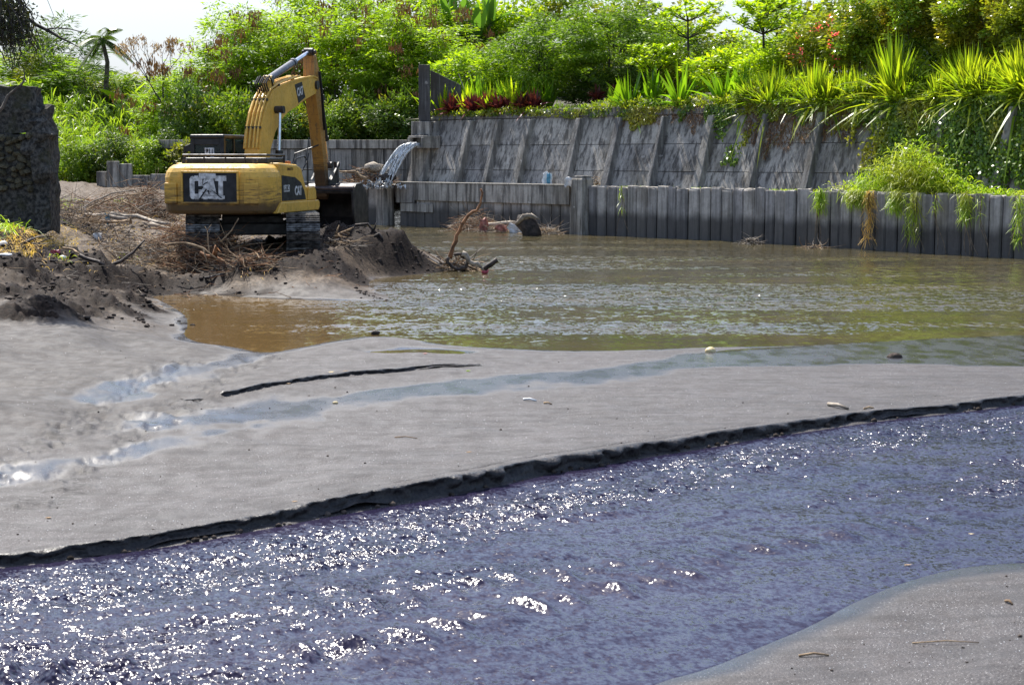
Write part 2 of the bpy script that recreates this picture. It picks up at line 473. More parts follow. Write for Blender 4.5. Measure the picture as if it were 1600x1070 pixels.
us = np.concatenate([np.linspace(-1.6, -.37, 50, endpoint=False), np.linspace(-.37, .37, 560), np.linspace(.37, 1.6, 50)[1:]])
ypx = np.concatenate([np.geomspace(3600, 1180, 20, endpoint=False), np.linspace(1180, 560, 250, endpoint=False), np.linspace(560, 345, 190, endpoint=False), np.linspace(345, 300, 30)])
ys = CAMZ * F / (ypx - HOR)
ys = np.concatenate([ys, [150, 170, 200, 300, 600, 1400]])
X, Y, f = fan(us, ys)
H, dug, brown, wet, cut, rut = land(X, Y, True)
far = sst(112, 150, Y)
H = H * (1 - far) + 2.0 * far
me = np_mesh('ground', np.stack([X, Y, H], -1).reshape(-1, 3), f)
ca = me.color_attributes.new('soil', 'FLOAT_COLOR', 'POINT')
ca.data.foreach_set('color', np.stack([dug, brown, wet, np.ones_like(wet)], -1).astype(np.float32).ravel())
cb = me.color_attributes.new('cut_shade_rut', 'FLOAT_COLOR', 'POINT')
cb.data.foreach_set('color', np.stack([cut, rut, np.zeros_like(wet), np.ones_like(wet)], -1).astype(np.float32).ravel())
del X, Y, H

t = NT('volcanic_sand')
a = t.attr('soil'); b = t.attr('cut_shade_rut')
p = t.pos()
n1 = t.noise(p, .55, 6); n2 = t.noise(t.pos((1, .6, 1)), 5, 6, .6); n3 = t.noise(p, 60, 3, .6); n4 = t.noise(p, 14, 5, .65)
dry = t.mix(t.rng(n1, .35, .65), (.025, .0215, .024), (.045, .039, .042))
dry = t.mix(t.rng(n2, .42, .72, 0, .45), dry, (.055, .048, .046))
n7 = t.noise(p, 130, 2, .7); n8 = t.noise(t.pos((1, .55, 1)), 26, 4, .7)
dry = t.mix(t.rng(n3, .40, .68, 0, .75), dry, (.115, .104, .104))
dry = t.mix(t.rng(n7, .52, .66, 0, .75), dry, (.014, .012, .012))
dry = t.mix(t.rng(n8, .56, .70, 0, .6), dry, (.018, .015, .015))
dry = t.mix(t.rng(t.noise(p, 90, 1, .5), .70, .73), dry, (.5, .5, .5))  # white flecks stand in for sun sparkle, put into the sand colour
br = t.mix(t.rng(n4, .35, .62), (.035, .023, .015), (.12, .085, .055))
br = t.mix(t.rng(n2, .5, .7, 0, .6), br, (.022, .017, .013))
br = t.mix(t.rng(t.noise(p, .8, 4), .5, .65, 0, .6), br, (.085, .062, .043))
dg = t.mix(t.rng(n4, .35, .7), (.008, .006, .0055), (.034, .024, .019))
fl = t.noise(t.pos((.8, 3.4, 1), rot=(0, 0, -.37)), 1.6, 6, .62)
left = t.rng(t.math('ADD', t.xyz()[0], t.math('MULTIPLY', t.noise(p, .5, 4), 3)), .5, -3.5)
dry = t.mix(t.math('MULTIPLY', left, t.rng(t.xyz()[1], 13, 20)), dry, t.mix(t.rng(n4, .35, .65), (.016, .012, .011), (.040, .031, .027)))
dry = t.mix(t.rng(fl, .44, .62, 0, .6), dry, (.020, .0175, .019))
col = t.mix(a[1], dry, br)
rn = t.noise(t.pos((5, 14, 1), rot=(0, 0, .9)), 1.0, 4, .6)
col = t.mix(t.math('MULTIPLY', b[1], t.rng(rn, .50, .58, 0, .95)), col, (.010, .008, .008))
col = t.mix(a[0], col, dg)
col = t.mix(t.math('MULTIPLY', a[2], .72), col, t.mix(.5, (.022, .019, .019), t.mix(1.0, col, (.35, .35, .37), 'MULTIPLY')))
col = t.mix(b[0], col, (.012, .011, .012))  # shade of the cut face painted into the ground colour
z = t.xyz()[2]
rgh = t.mixf(t.rng(a[2], .25, .95), t.rng(n2, .3, .7, .6, .78), t.rng(t.noise(t.pos((1, .5, 1)), 3, 4), .35, .6, .15, .30))
rgh = t.mixf(a[0], rgh, .75); rgh = t.mixf(b[0], rgh, .45)
hgt = t.math('ADD', t.math('MULTIPLY', n3, .9), t.math('MULTIPLY', n4, t.mixf(a[0], .25, 2.0)))
bst = t.mixf(a[2], .9, .12)
nb = t.bump(hgt, bst, .012)
sandmat = t.done(t.bsdf(col, rgh, nb, t.mixf(a[0], t.mixf(a[2], t.mixf(a[1], .40, .15), .6), .06)))
ground = tag(link('ground', me, sandmat, smooth=True), kind='structure')

# ------------------------------------------------------------------ water
def water_mat(name, mud, mud2, layers, rough, flow, lee=.06, pool=None, rot=0):
    """layers: (scale x, scale y, slope) of wavelets; flow: how rough the surface runs at a place"""
    t = NT(name)
    n = t.noise(t.pos((.25, .7, 1)), 1.0, 4)
    col = t.mix(t.rng(n, .35, .65), mud, mud2)
    if pool: col = t.mix(t.attr('flow')[1], pool, col)
    f = flow(t); nrm = t.geo.outputs['Normal']
    for i, (sx, sy, k) in enumerate(layers):
        mp = t.node('ShaderNodeMapping'); mp.inputs['Scale'].default_value = (sx, sy, 1); mp.inputs['Location'].default_value = (i * 3.1, i * 1.7, 0); t.l.new(t.pos(rot=(0, 0, rot)), mp.inputs[0])
        c = t.noise(mp.outputs[0], 1.0, 2, .5, .25, out='Color')
        v = t.node('ShaderNodeVectorMath', operation='SUBTRACT'); t.l.new(c, v.inputs[0]); v.inputs[1].default_value = (.5, .5, .5)
        v1 = t.node('ShaderNodeVectorMath', operation='MULTIPLY'); t.l.new(v.outputs[0], v1.inputs[0]); v1.inputs[1].default_value = (k, k, 0)
        sp_ = t.node('ShaderNodeSeparateXYZ'); t.l.new(v1.outputs[0], sp_.inputs[0]); cb2 = t.node('ShaderNodeCombineXYZ'); t.l.new(sp_.outputs[0], cb2.inputs[0]); t.l.new(t.math('MINIMUM', sp_.outputs[1], lee), cb2.inputs[1])
        v2 = t.node('ShaderNodeVectorMath', operation='SCALE'); t.l.new(cb2.outputs[0], v2.inputs[0]); t.put(v2.inputs['Scale'], f)
        v3 = t.node('ShaderNodeVectorMath', operation='ADD'); t.l.new(nrm, v3.inputs[0]); t.l.new(v2.outputs[0], v3.inputs[1]); nrm = v3.outputs[0]
    v4 = t.node('ShaderNodeVectorMath', operation='NORMALIZE'); t.l.new(nrm, v4.inputs[0])
    return t.done(t.bsdf(col, rough, v4.outputs[0], .5, ior=1.33))
# near stream: real waves
us = np.linspace(-.62, .62, 760); ypx = np.linspace(1500, 540, 470)
X, Y, f = fan(us, CAMZ * F / (ypx - HOR))
fl = S1[-1] - S1[0]; fa = math.atan2(fl.y, fl.x)
A_, B_ = X * math.cos(fa) + Y * math.sin(fa), -X * math.sin(fa) + Y * math.cos(fa)
d1, _ = seg_dist(X, Y, S1); d2, _ = seg_dist(X, Y, S2); ins = inside(X, Y, P_STREAM)
amp = sst(0, .5, d1) * sst(.1, 1.9, d2) * ins
band = .35 + .65 * sst(-.2, .35, fbm(A_ * .22, B_ * 1.1, 3, 90)) 
band = np.maximum(band, .95 * sst(2.2, .9, d1))
r1 = 1 - np.abs(fbm(A_ * 1.3, B_ * 2.0, 2, 91)) * 2
w = .026 * fbm(A_ * 1.5, B_ * 1.9, 3, 92) + .030 * (r1 ** 3 * .5) * band + .022 * band * fbm(A_ * 5.5, B_ * 6, 3, 93) + .007 * band * fbm(A_ * 15, B_ * 16, 2, 94)
# two trains of standing waves
for (a0, b0, hh, wl_) in ((G(440, 1030), G(1060, 905), .05, .36), (G(1080, 880), G(1440, 815), .04, .34), (G(560, 950), G(960, 880), .035, .3), (G(20, 1060), G(150, 1050), .05, .3), (G(100, 880), G(900, 790), .018, .2)):
    d, _ = seg_dist(X, Y, [a0, b0]); dr = (b0 - a0).normalized(); al = (X - a0.x) * dr.x + (Y - a0.y) * dr.y
    ph = al / wl_ * 6.283 + fbm(X * 1.5, Y * 1.5, 2, 97) * 3.5
    c = np.sin(ph) * .5 + .5
    w = w + 1.5 * hh * (c ** 2) * np.exp(-(d / .22) ** 2) * (.7 + .6 * fbm(X * 3, Y * 3, 2, 98))
Z = .004 + w * amp * 1.0 + np.where(ins, 0, -.05 * sst(0, .15, np.minimum(d1, d2)))
keep = (ins | (np.minimum(d1, d2) < .25)).reshape(-1)
kf = keep[f].all(axis=1)
me = np_mesh('stream_water', np.stack([X, Y, Z], -1).reshape(-1, 3), f[kf])
ca = me.color_attributes.new('flow', 'FLOAT_COLOR', 'POINT')
glit = np.clip(amp * (.06 + .94 * sst(.35, 1.0, band) * (.55 + .45 * sst(-.1, .3, fbm(A_ * .35, B_ * 2.6, 3, 99)))), 0, 1)
ca.data.foreach_set('color', np.stack([glit, amp, glit, np.ones_like(glit)], -1).astype(np.float32).ravel())
def stream_n(t):
    return t.math('ADD', t.math('MULTIPLY', t.attr('flow')[0], 1.2), .38)
wm = water_mat('stream_water', (.013, .011, .031), (.022, .018, .040), ((2.4, 5.5, 1.0), (20, 13, 2.0), (44, 30, 1.9)), .17, stream_n, rot=-fa)
stream = tag(link('stream_water', me, wm, smooth=True), kind='structure')
# river: wide ripples, calmer in the pool and the shallows
us = np.concatenate([np.linspace(-.40, .42, 460), np.linspace(.42, 1.3, 30)[1:]]); ypx = np.linspace(640, 312, 420)
X, Y, f = fan(us, CAMZ * F / (ypx - HOR))
calm = sst(-7.5, -.5, X + (Y - 32) * .12) * sst(26.6, 30.5, Y + fbm(X * .3, Y * .3, 2, 70) * 1.5)
bandr = .22 + .78 * sst(-.18, .10, fbm(X * .08, Y * .55, 4, 71))
w = (.020 * fbm(X * .8, Y * 1.5, 4, 72) + .018 * fbm(X * 2.2, Y * 3.2, 3, 73)) * calm * bandr + .0015 * fbm(X * 2, Y * 5, 3, 74)
dr_, _ = seg_dist(X, Y, P_RIVER, True)
w = w * sst(0, 1, dr_)
Yc = Y
Z = .002 + w
e = (inside(X, Y, P_RIVER) | (dr_ < .8) | ((Y > 21) & (Y < 30)))
kf = e.reshape(-1)[f].all(axis=1)
me = np_mesh('river_water', np.stack([X, Y, Z], -1).reshape(-1, 3), f[kf])
ca = me.color_attributes.new('flow', 'FLOAT_COLOR', 'POINT')
cb_ = calm * bandr
ca.data.foreach_set('color', np.stack([cb_, 1 - sst(0, -5, X + (Y - 32) * .12) * (1 - calm * .6), cb_, np.ones_like(cb_)], -1).astype(np.float32).ravel())
def calm_n(t):
    return t.math('ADD', t.math('MULTIPLY', t.attr('flow')[0], 1.5), .10)
rm = water_mat('river_water', (.050, .044, .024), (.075, .060, .030), ((4.5, 3.2, .95), (16, 11, .8)), .09, calm_n, .004, pool=(.115, .072, .028))
river = tag(link('river_water', me, rm, smooth=True), kind='structure')
del X, Y, Z

# ------------------------------------------------------------------ cut sand edges: lumpy faces of damp sand, their shade painted in as near-black
t = NT('shade_painted_damp_sand')
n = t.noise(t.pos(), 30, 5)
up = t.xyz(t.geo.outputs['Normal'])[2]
col = t.mix(t.rng(n, .35, .7), (.012, .011, .012), (.045, .040, .040))  # damp sand, darkened further to carry the shade of the face
shade_sand = t.done(t.bsdf(col, t.rng(n, .3, .7, .30, .6), t.bump(t.noise(t.pos(), 22, 5), .9, .015), .3))
t = NT('bar_crust')
n = t.noise(t.pos(), 30, 5)
def sand_edge(name, line, off, top_f, depth_f, side, seed, step=.03):
    # resample
    L = [0]
    for i in range(1, len(line)): L.append(L[-1] + (line[i] - line[i - 1]).length)
    L = np.array(L); PX = np.array([p.x for p in line]); PY = np.array([p.y for p in line])
    m = int(L[-1] / step); ss = np.linspace(0, L[-1], m)
    x, y = np.interp(ss, L, PX), np.interp(ss, L, PY)
    tx, ty = np.gradient(x), np.gradient(y); q = np.hypot(tx, ty); nx, ny = -ty / q * side, tx / q * side     # towards the bar
    scal = np.interp(ss, [0, L[-1]], [0, 1])
    prof = [(-.05, -.7), (-.03, -.4), (-.015, -.15), (0.006, .15), (.016, .55), (-.004, .80), (-.008, .95), (.03, 1.03), (.10, 1.01), (.20, .90)]
    o = off + .045 * fbm(ss * .9, ss * 0, 3, seed) 
    lump = np.abs(fbm(ss * 3.6, ss * 0 + 3, 2, seed + 1)) ** .6 * 2
    ht = depth_f(ss) * (.92 + .6 * fbm(ss * 1.3, ss * 0, 3, seed + 2))
    V = np.zeros((m, len(prof), 3))
    topz = np.array([hz(a + b * .25, c + d * .25) for a, b, c, d in zip(x[::6], nx[::6], y[::6], ny[::6])])
    topz = np.interp(ss, ss[::6], topz) + .006
    for k, (po, pz) in enumerate(prof):
        mid = math.exp(-((pz - .45) / .4) ** 2)
        r = o + po + mid * (-.085 * lump + .05 + .09 * fbm(ss * 7, ss * 0 + k * .9, 3, seed + 3)) * np.minimum(1, ht / .08) + .02 * fbm(ss * 5, ss * 0, 3, seed + 7) * (k < 8)
        base = topz - ht
        r = r + (0 if k < 7 else .0)
        V[:, k, 0] = x + nx * r; V[:, k, 1] = y + ny * r
        V[:, k, 2] = base + ht * pz + (mid * .02 * fbm(ss * 9, ss * 0 + k, 2, seed + 5) if k < 7 else 0)
    n_, kk = V.shape[:2]; idx = np.arange(n_ * kk).reshape(n_, kk)
    f = np.stack([idx[:-1, :-1], idx[1:, :-1], idx[1:, 1:], idx[:-1, 1:]], -1)
    me = np_mesh(name, V.reshape(-1, 3), f.reshape(-1, 4))
    me.materials.append(shade_sand); me.materials.append(sandmat)
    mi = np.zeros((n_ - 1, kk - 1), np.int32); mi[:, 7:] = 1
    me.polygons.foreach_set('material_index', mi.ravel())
    for nm, vals in (('soil', (0, 0, .0, 1)), ('cut_shade_rut', (0, 0, 0, 1))):
        c_ = me.color_attributes.new(nm, 'FLOAT_COLOR', 'POINT'); c_.data.foreach_set('color', np.tile(np.array(vals, np.float32), n_ * kk))
    o_ = link(name, me, None, smooth=True)
    return tag(o_, kind='structure')
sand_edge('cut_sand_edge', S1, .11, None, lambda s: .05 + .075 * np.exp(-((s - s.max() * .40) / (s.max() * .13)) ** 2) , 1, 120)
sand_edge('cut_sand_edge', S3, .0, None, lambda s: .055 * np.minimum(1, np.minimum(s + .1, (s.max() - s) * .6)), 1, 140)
# ------------------------------------------------------------------ concrete
def concrete(name, c1, c2, streak=.6, tide=None, moss=0.0, spots=True):
    t = NT(name)
    p = t.pos()
    n = t.noise(p, 1.3, 6, .6); n2 = t.noise(p, 9, 6, .65)
    s = t.noise(t.pos((3.2, 3.2, .22)), 1.6, 6, .65)
    s2 = t.noise(t.pos((9, 9, .35)), 1.5, 4, .6)
    col = t.mix(t.rng(n, .35, .65), c1, c2)
    col = t.mix(t.rng(n2, .4, .75, 0, .45), col, tuple(c * .55 for c in c1))
    col = t.mix(t.rng(s, .44, .62, 0, streak), col, (.055, .050, .046))
    col = t.mix(t.rng(t.noise(t.pos((.7, .7, .5)), 1.0, 5, .6), .5, .66, 0, .5), col, (.10, .085, .062))
    col = t.mix(t.rng(s2, .52, .72, 0, streak * .8), col, (.075, .07, .068))
    col = t.mix(t.rng(s2, .44, .28, 0, .35), col, (.36, .345, .33))
    if spots:
        v = t.noise(p, 3.1, 2, .5)
        col = t.mix(t.rng(v, .70, .74, 0, .6), col, (.5, .47, .43))
    if moss:
        mz = t.noise(t.pos((1, 1, .5)), .8, 5)
        col = t.mix(t.rng(mz, .5, .7, 0, moss), col, (.05, .06, .03))
    rough = .85
    if tide is not None:
        z = t.math('ADD', t.xyz()[2], t.math('MULTIPLY', t.noise(t.pos((1.5, 1.5, .3)), 1.5, 4), .5))
        wet = t.rng(z, tide + .45, tide + .05)
        col = t.mix(t.math('MULTIPLY', wet, .85), col, (.042, .040, .040))
        rough = t.mixf(wet, .85, .45)
    ri = t.node('ShaderNodeObjectInfo').outputs['Random']
    col = t.mix(1.0, col, t.mix(ri, (.78, .78, .8), (1.12, 1.1, 1.06)), 'MULTIPLY')
    return t.done(t.bsdf(col, rough, t.bump(t.math('ADD', t.math('MULTIPLY', n2, 1.0), t.math('MULTIPLY', s2, .6)), .55, .02), .3))
M_wall = concrete('weathered_concrete', (.32, .30, .268), (.45, .42, .375), .85)
M_rib = concrete('pale_weathered_concrete', (.28, .265, .24), (.38, .36, .325), .6)
M_cope = concrete('mossy_concrete', (.17, .16, .155), (.26, .25, .235), .8, moss=.4)
M_pile = concrete('tide_stained_concrete', (.34, .32, .295), (.46, .43, .40), .5, tide=.85, spots=False)
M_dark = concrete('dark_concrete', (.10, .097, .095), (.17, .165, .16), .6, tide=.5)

PL = [G(-100, 349), G(380, 349), G(530, 350), G(600, 351.5), G(700, 356.5), G(800, 361), G(905, 366), G(1000, 370.5), G(1100, 375.5), G(1200, 381), G(1300, 386.5), G(1400, 393), G(1500, 399), G(1600, 405), G(1800, 420), G(2200, 452)]
PLl = [0]
for i in range(1, len(PL)): PLl.append(PLl[-1] + (PL[i] - PL[i - 1]).length)
def on_line(s):
    for i in range(1, len(PL)):
        if s <= PLl[i] or i == len(PL) - 1:
            q = (s - PLl[i - 1]) / (PLl[i] - PLl[i - 1]); p = PL[i - 1].lerp(PL[i], q); d = (PL[i] - PL[i - 1]).normalized()
            return p, d
def s_at(px):                       # arc length where the line is seen at column px
    best, bs = 1e9, 0
    for k in range(0, int(PLl[-1] * 20)):
        p, _ = on_line(k / 20); c = 800 + p.x / (p.y * math.cos(TH) + CAMZ * math.sin(TH)) * F
        if abs(c - px) < best: best, bs = abs(c - px), k / 20
    return bs
sC, sP0, sP1 = s_at(600), s_at(622), s_at(905)
PTOP = 1.87
def frame(s, off=0.0, z=0.0):       # matrix: x along the wall, y into the bank
    p, d = on_line(s); n = Vector((-d.y, d.x, 0))
    if n.y < 0 and n.x < 0: n = -n
    R = Matrix(((d.x, n.x, 0, p.x + n.x * off), (d.y, n.y, 0, p.y + n.y * off), (0, 0, 1, z), (0, 0, 0, 1)))
    return R

pile_wall = tag(empty('sheet_pile_wall', on_line(sP1)[0]), 'long row of grey concrete sheet piles with dark tide stain along the river', 'pile wall')
def child(o, root):
    o.parent = root; o.matrix_parent_inverse = Matrix.Translation(-root.location) ; return o
def pile_mesh(w, h, seed):
    r = random.Random(seed); m = MB()
    n = 6
    # outline in plan: chamfered front, slight lean, chipped head
    c = .05
    xs = [(-w / 2, .22), (-w / 2, c), (-w / 2 + c, 0), (w / 2 - c, 0), (w / 2, c), (w / 2, .22)]
    zs = [-.6, .0, h * .5, h - .08, h - .02, h]
    rings = []
    for i, z in enumerate(zs):
        j = .006 if i < 3 else .012
        sh = 1.0 if i < 4 else (.97 if i == 4 else .86)
        rings.append([(x * sh + r.uniform(-j, j), y + r.uniform(-j, j) + (.0 if i < 4 else .012 * (i - 3)), z + (r.uniform(-.03, .02) if i > 3 else 0)) for x, y in xs])
    m.loft([[Vector(p) for p in ring][::-1] for ring in rings])
    return m
def put_piles(s0, s1, root, top, wmean, seed, off=0.0, name='pile'):
    r = random.Random(seed); s = s0; k = 0
    while s < s1:
        w = wmean * r.uniform(.86, 1.14)
        if s + w > s1: w = s1 - s
        if w < .15: break
        M = frame(s + w / 2, off + r.uniform(-.025, .03)) @ Matrix.Rotation(math.radians(r.uniform(-.7, .7)), 4, 'Y')
        h = top + r.uniform(-.05, .04)
        o = pile_mesh(w - .028, h, seed * 1000 + k).build(name, M_pile, None)
        o.matrix_world = M
        o.parent = root; o.matrix_parent_inverse = Matrix.Translation(-root.location)
        s += w; k += 1
    return k
def backer(s0, s1, off0, off1, z0, z1, step=1.5):
    m = MB(); s = s0
    while s < s1 - .01:
        e = min(s + step, s1); A, _ = on_line(s); 
        a, b = frame(s), frame(e)
        vs = [a @ Vector((0, off0, z0)), b @ Vector((0, off0, z0)), b @ Vector((0, off1, z0)), a @ Vector((0, off1, z0)), a @ Vector((0, off0, z1)), b @ Vector((0, off0, z1)), b @ Vector((0, off1, z1)), a @ Vector((0, off1, z1))]
        m.add(vs, [(0, 3, 2, 1), (4, 5, 6, 7), (0, 1, 5, 4), (2, 3, 7, 6)] + ([(3, 0, 4, 7)] if s == s0 else []) + ([(1, 2, 6, 5)] if e >= s1 - .01 else []))
        s = e
    return m
put_piles(sP1 + .45, PLl[-1] - 1, pile_wall, PTOP, .50, 3)
child(backer(sP1 + .45, PLl[-1] - 1, .15, .35, -.6, PTOP - .12).build('backing_joint', M_dark), pile_wall)

beam_wall = tag(empty('beam_capped_pile_wall', on_line((sP0 + sP1) / 2)[0]), 'dark pile wall under a deep grey concrete capping beam, left of the pier', 'pile wall')
put_piles(sP0, sP1 - .12, beam_wall, 1.25, .55, 5, .06)
child(backer(sP0, sP1 - .12, .2, .4, -.6, 1.2).build('backing_joint', M_dark), beam_wall)
m = backer(sP0 + 1.2, sP1 - .5, -.06, .42, 1.12, PTOP - .02, .9)
child(m.build('capping_beam', M_wall, bevel=.012), beam_wall)
child(backer(sP0 - .1, sP0 + 1.198, -.03, .42, 1.0, PTOP - .035, .9).build('capping_beam', M_wall, bevel=.012), beam_wall)
child(backer(sP0 - .1, sP1 - .35, -.09, .5, PTOP - .02, PTOP + .03, .9).build('beam_lip', M_rib, bevel=.01), beam_wall)
child(backer(sP0 + .2, sP0 + 2.4, -.02, .12, .62, .98, .7).build('patch_slab', M_wall, bevel=.02), beam_wall)

# pier at the end of the beam
def pier(name, s, off, w, d, h, label, mat=M_wall, cap=0.0):
    e = tag(empty(name, frame(s, off).translation), label, 'pier')
    m = MB(); M = frame(s, off)
    sh = [[(-w / 2, -d / 2), (w / 2, -d / 2), (w / 2, d / 2), (-w / 2, d / 2)]]
    rings = []
    for z, k in ((-.6, 1.12), (0, 1.08), (h * .55, 1.0), (h * .97, .93), (h, .86)):
        rings.append([M @ Vector((a * k, b * k, z)) for a, b in sh[0]])
    m.loft(rings)
    child(m.build('shaft', mat, bevel=.03), e)
    if cap:
        m = MB(); m.box((0, 0, h + cap / 2 - .02), (w * .78, d * .8, cap), M, .1)
        child(m.build('cap_block', M_rib, bevel=.03), e)
    return e
pier('concrete_pier', sP1 + .12, .05, .62, .7, 2.15, 'stout grey pier with a worn lumpy top between capping beam and sheet piles', M_wall, .12)
pier('concrete_pier', sC + .25, -.1, .5, .6, 1.62, 'narrow stepped pier standing in the water under the drain spout', M_wall, .34)

# recess of dark piles left of the stepped pier
rec = tag(empty('recessed_pile_wall', on_line(s_at(560))[0]), 'shaded pile wall between stepped pier and excavator bucket', 'pile wall')
put_piles(s_at(300), sC - .05, rec, 1.72, .6, 9, .25)
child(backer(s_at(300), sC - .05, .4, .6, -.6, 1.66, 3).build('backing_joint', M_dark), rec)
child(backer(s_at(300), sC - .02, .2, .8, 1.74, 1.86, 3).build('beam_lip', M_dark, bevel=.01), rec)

# ledge ground between the piles and the battered wall
m = backer(s_at(0), PLl[-1] - 1, .3, 2.8, 1.2, PTOP - .10, 1.2)
ledge = tag(m.build('ledge_ground', sandmat), kind='structure')

# ------------------------------------------------------------------ battered retaining wall
WOFF, BAT = 1.15, math.tan(math.radians(17.5))
WZ0, WZ1 = 1.72, 4.55
ret = tag(empty('retaining_wall', frame(s_at(900), WOFF).translation), 'tall leaning grey concrete retaining wall with ribs and streaked panels', 'retaining wall')
def wface(s, z, out=0.0):           # a point on the battered face
    return frame(s) @ Vector((0, WOFF + (z - WZ0) * BAT - out, z))
def slab(m, s0, s1, z0, z1, o0, o1):  # o0 back, o1 front (outwards)
    vs = [wface(s0, z0, o1), wface(s1, z0, o1), wface(s1, z0, o0), wface(s0, z0, o0), wface(s0, z1, o1), wface(s1, z1, o1), wface(s1, z1, o0), wface(s0, z1, o0)]
    m.add(vs, [(0, 3, 2, 1), (4, 5, 6, 7), (0, 1, 5, 4), (1, 2, 6, 5), (2, 3, 7, 6), (3, 0, 4, 7)])
def s_at_wall(px, z=WZ0):
    best, bs = 1e9, 0
    for k in range(0, int(PLl[-1] * 20)):
        p = wface(k / 20, z); c = 800 + p.x / (p.y * math.cos(TH) + (CAMZ - p.z) * math.sin(TH)) * F
        if abs(c - px) < best: best, bs = abs(c - px), k / 20
    return bs
rib_px = [662, 716, 760, 808, 885, 948, 1018, 1090, 1172, 1260, 1352, 1450, 1555, 1670, 1790, 1930]
rib_s = [s_at_wall(x) for x in rib_px]
r = random.Random(5)
w0 = s_at_wall(634)
edges = [w0] + rib_s + [PLl[-1] - 1.2]
for i in range(len(edges) - 1):
    a, b = edges[i], edges[i + 1]
    rows = (WZ0 - .3, 2.42, 3.45, WZ1)
    for j in range(3):
        m = MB(); o1 = r.uniform(-.015, .015)
        g = .012
        slab(m, a + .02, b - .02, rows[j] + g, rows[j + 1] - g, -.25, o1)
        child(m.build('panel', M_wall, bevel=.008), ret)
for i, s in enumerate(rib_s):
    m = MB(); w = (.26, .34, .28, .42, .38, .38, .22, .42)[i % 8]
    d = .24 if i not in (6,) else .3
    vs = []
    for z, k in ((WZ0 - .3, 1.15), (WZ1 - .05, .85)):
        vs += [wface(s - w / 2 * k, z, .0), wface(s - w / 2 * k + .04, z, d), wface(s + w / 2 * k - .04, z, d), wface(s + w / 2 * k, z, .0)]
    m.add(vs, [(0, 1, 5, 4), (1, 2, 6, 5), (2, 3, 7, 6), (0, 3, 2, 1), (4, 5, 6, 7)])
    child(m.build('rib', M_rib, bevel=.02), ret)
m = MB()
k = w0
slab(m, w0, s_at_wall(945), WZ1 + .012, WZ1 + .36, -.4, .10)
child(m.build('coping', M_cope, bevel=.03), ret)
m = MB()
sA = s_at_wall(945)
while sA < PLl[-1] - 1.3:
    e = min(sA + 2.2, PLl[-1] - 1.2); slab(m, sA + .02, e - .0, WZ1 + .012, WZ1 + .24, -.4, .07); sA = e
child(m.build('coping', M_cope, bevel=.03), ret)
# back fill behind joints
m = MB(); sA = w0
while sA < PLl[-1] - 1.3:
    e = min(sA + 2, PLl[-1] - 1.2); slab(m, sA, e, WZ0 - .3, WZ1, -.5, -.04); sA = e
child(m.build('backing_joint', M_dark), ret)

# tall end pillar and the wing that runs back behind the planting
pil = tag(empty('tall_wall_pillar', G(622, 352)), 'tall slim dark concrete end pillar rising above the retaining wall', 'pillar')
base = frame(s_at(622), WOFF + .35)
m = MB(); bx = base.translation
pw = Matrix.Translation((bx.x - .1, bx.y, 0))
m.box((0, 0, 3.0), (.95, .8, 3.0), pw, .06)
child(m.build('lower_shaft', M_wall, bevel=.03), pil)
m = MB(); m.box((.12, 0, 5.72), (.5, .5, 2.44), pw, .04)
child(m.build('upper_shaft', M_dark, bevel=.03), pil)
m = MB(); m.prism([(.36, 4.6), (1.7, 4.6), (1.7, 6.1), (.36, 6.75)], .5, .7, 'y', pw)
child(m.build('wing_panel', M_dark, bevel=.02), pil)

# far wall behind the excavator
fw = tag(empty('far_concrete_wall', (-9, 77, 1.7)), 'plain grey concrete wall behind the excavator arm, with a coping band', 'wall')
xa, xb = AT(262, 300, 78).x, pw.translation.x - .45
ztop = 3.72
xs = np.linspace(xa, xb, 9)
for i in range(8):
    for z0, z1 in ((1.2, 2.35), (2.37, ztop - .42)):
        m = MB(); m.box(((xs[i] + xs[i + 1]) / 2, 76.6 + .0, (z0 + z1) / 2), (xs[i + 1] - xs[i] - .03, .3, z1 - z0))
        child(m.build('panel', M_wall, bevel=.01), fw)
m = MB(); m.box(((xa + xb) / 2, 76.55, ztop - .19), (xb - xa, .42, .4)); child(m.build('coping', M_wall, bevel=.03), fw)
m = MB(); m.box(((xa + xb) / 2, 76.9, 2.4), (xb - xa, .3, 2.2)); child(m.build('backing_joint', M_dark), fw)
m = MB(); m.prism([(xb - .55, 1.4), (xb - .05, 1.4), (xb - .12, 3.1), (xb - .3, 3.1)], 76.1, 76.42, 'y'); child(m.build('rib', M_rib, bevel=.02), fw)

# drain spout: a square concrete gutter leaving the wall
ss = s_at_wall(676, 3.4)
sp = tag(empty('drain_spout', wface(ss, 3.3)), 'square concrete drain spout jutting from the retaining wall and pouring water', 'drain spout')
zc = CAMZ + (HOR - 222) / 36.2
Fm = Matrix.Translation(wface(ss, zc, 0)) @ Matrix.Rotation(math.radians(138), 4, 'Z')
m = MB()
for c_, s_ in (((0, .55, -.22), (.95, 1.3, .1)), ((0, .55, .22), (.95, 1.1, .09)), ((-.43, .55, 0), (.1, 1.25, .36)), ((.43, .55, 0), (.1, 1.2, .36))): m.box(c_, s_, Fm)
child(m.build('gutter_box', M_wall, bevel=.02), sp)
m = MB(); m.box((.25, .6, .30), (.6, .5, .07), Fm @ Matrix.Rotation(.06, 4, 'Y')); child(m.build('cover_slab', M_cope, bevel=.01), sp)
t = NT('foaming_water')
n = t.noise(t.pos((6, 6, 1.2)), 3, 5)
a_ = t.bsdf(t.mix(t.rng(n, .35, .6), (.35, .36, .36), (.82, .84, .85)), .25, t.bump(n, .8, .04))
tr_ = t.node('ShaderNodeBsdfTransparent'); mx = t.node('ShaderNodeMixShader')
t.l.new(t.rng(n, .36, .47, .55, 1.0), mx.inputs[0]); t.l.new(tr_.outputs[0], mx.inputs[1]); t.l.new(a_, mx.inputs[2])
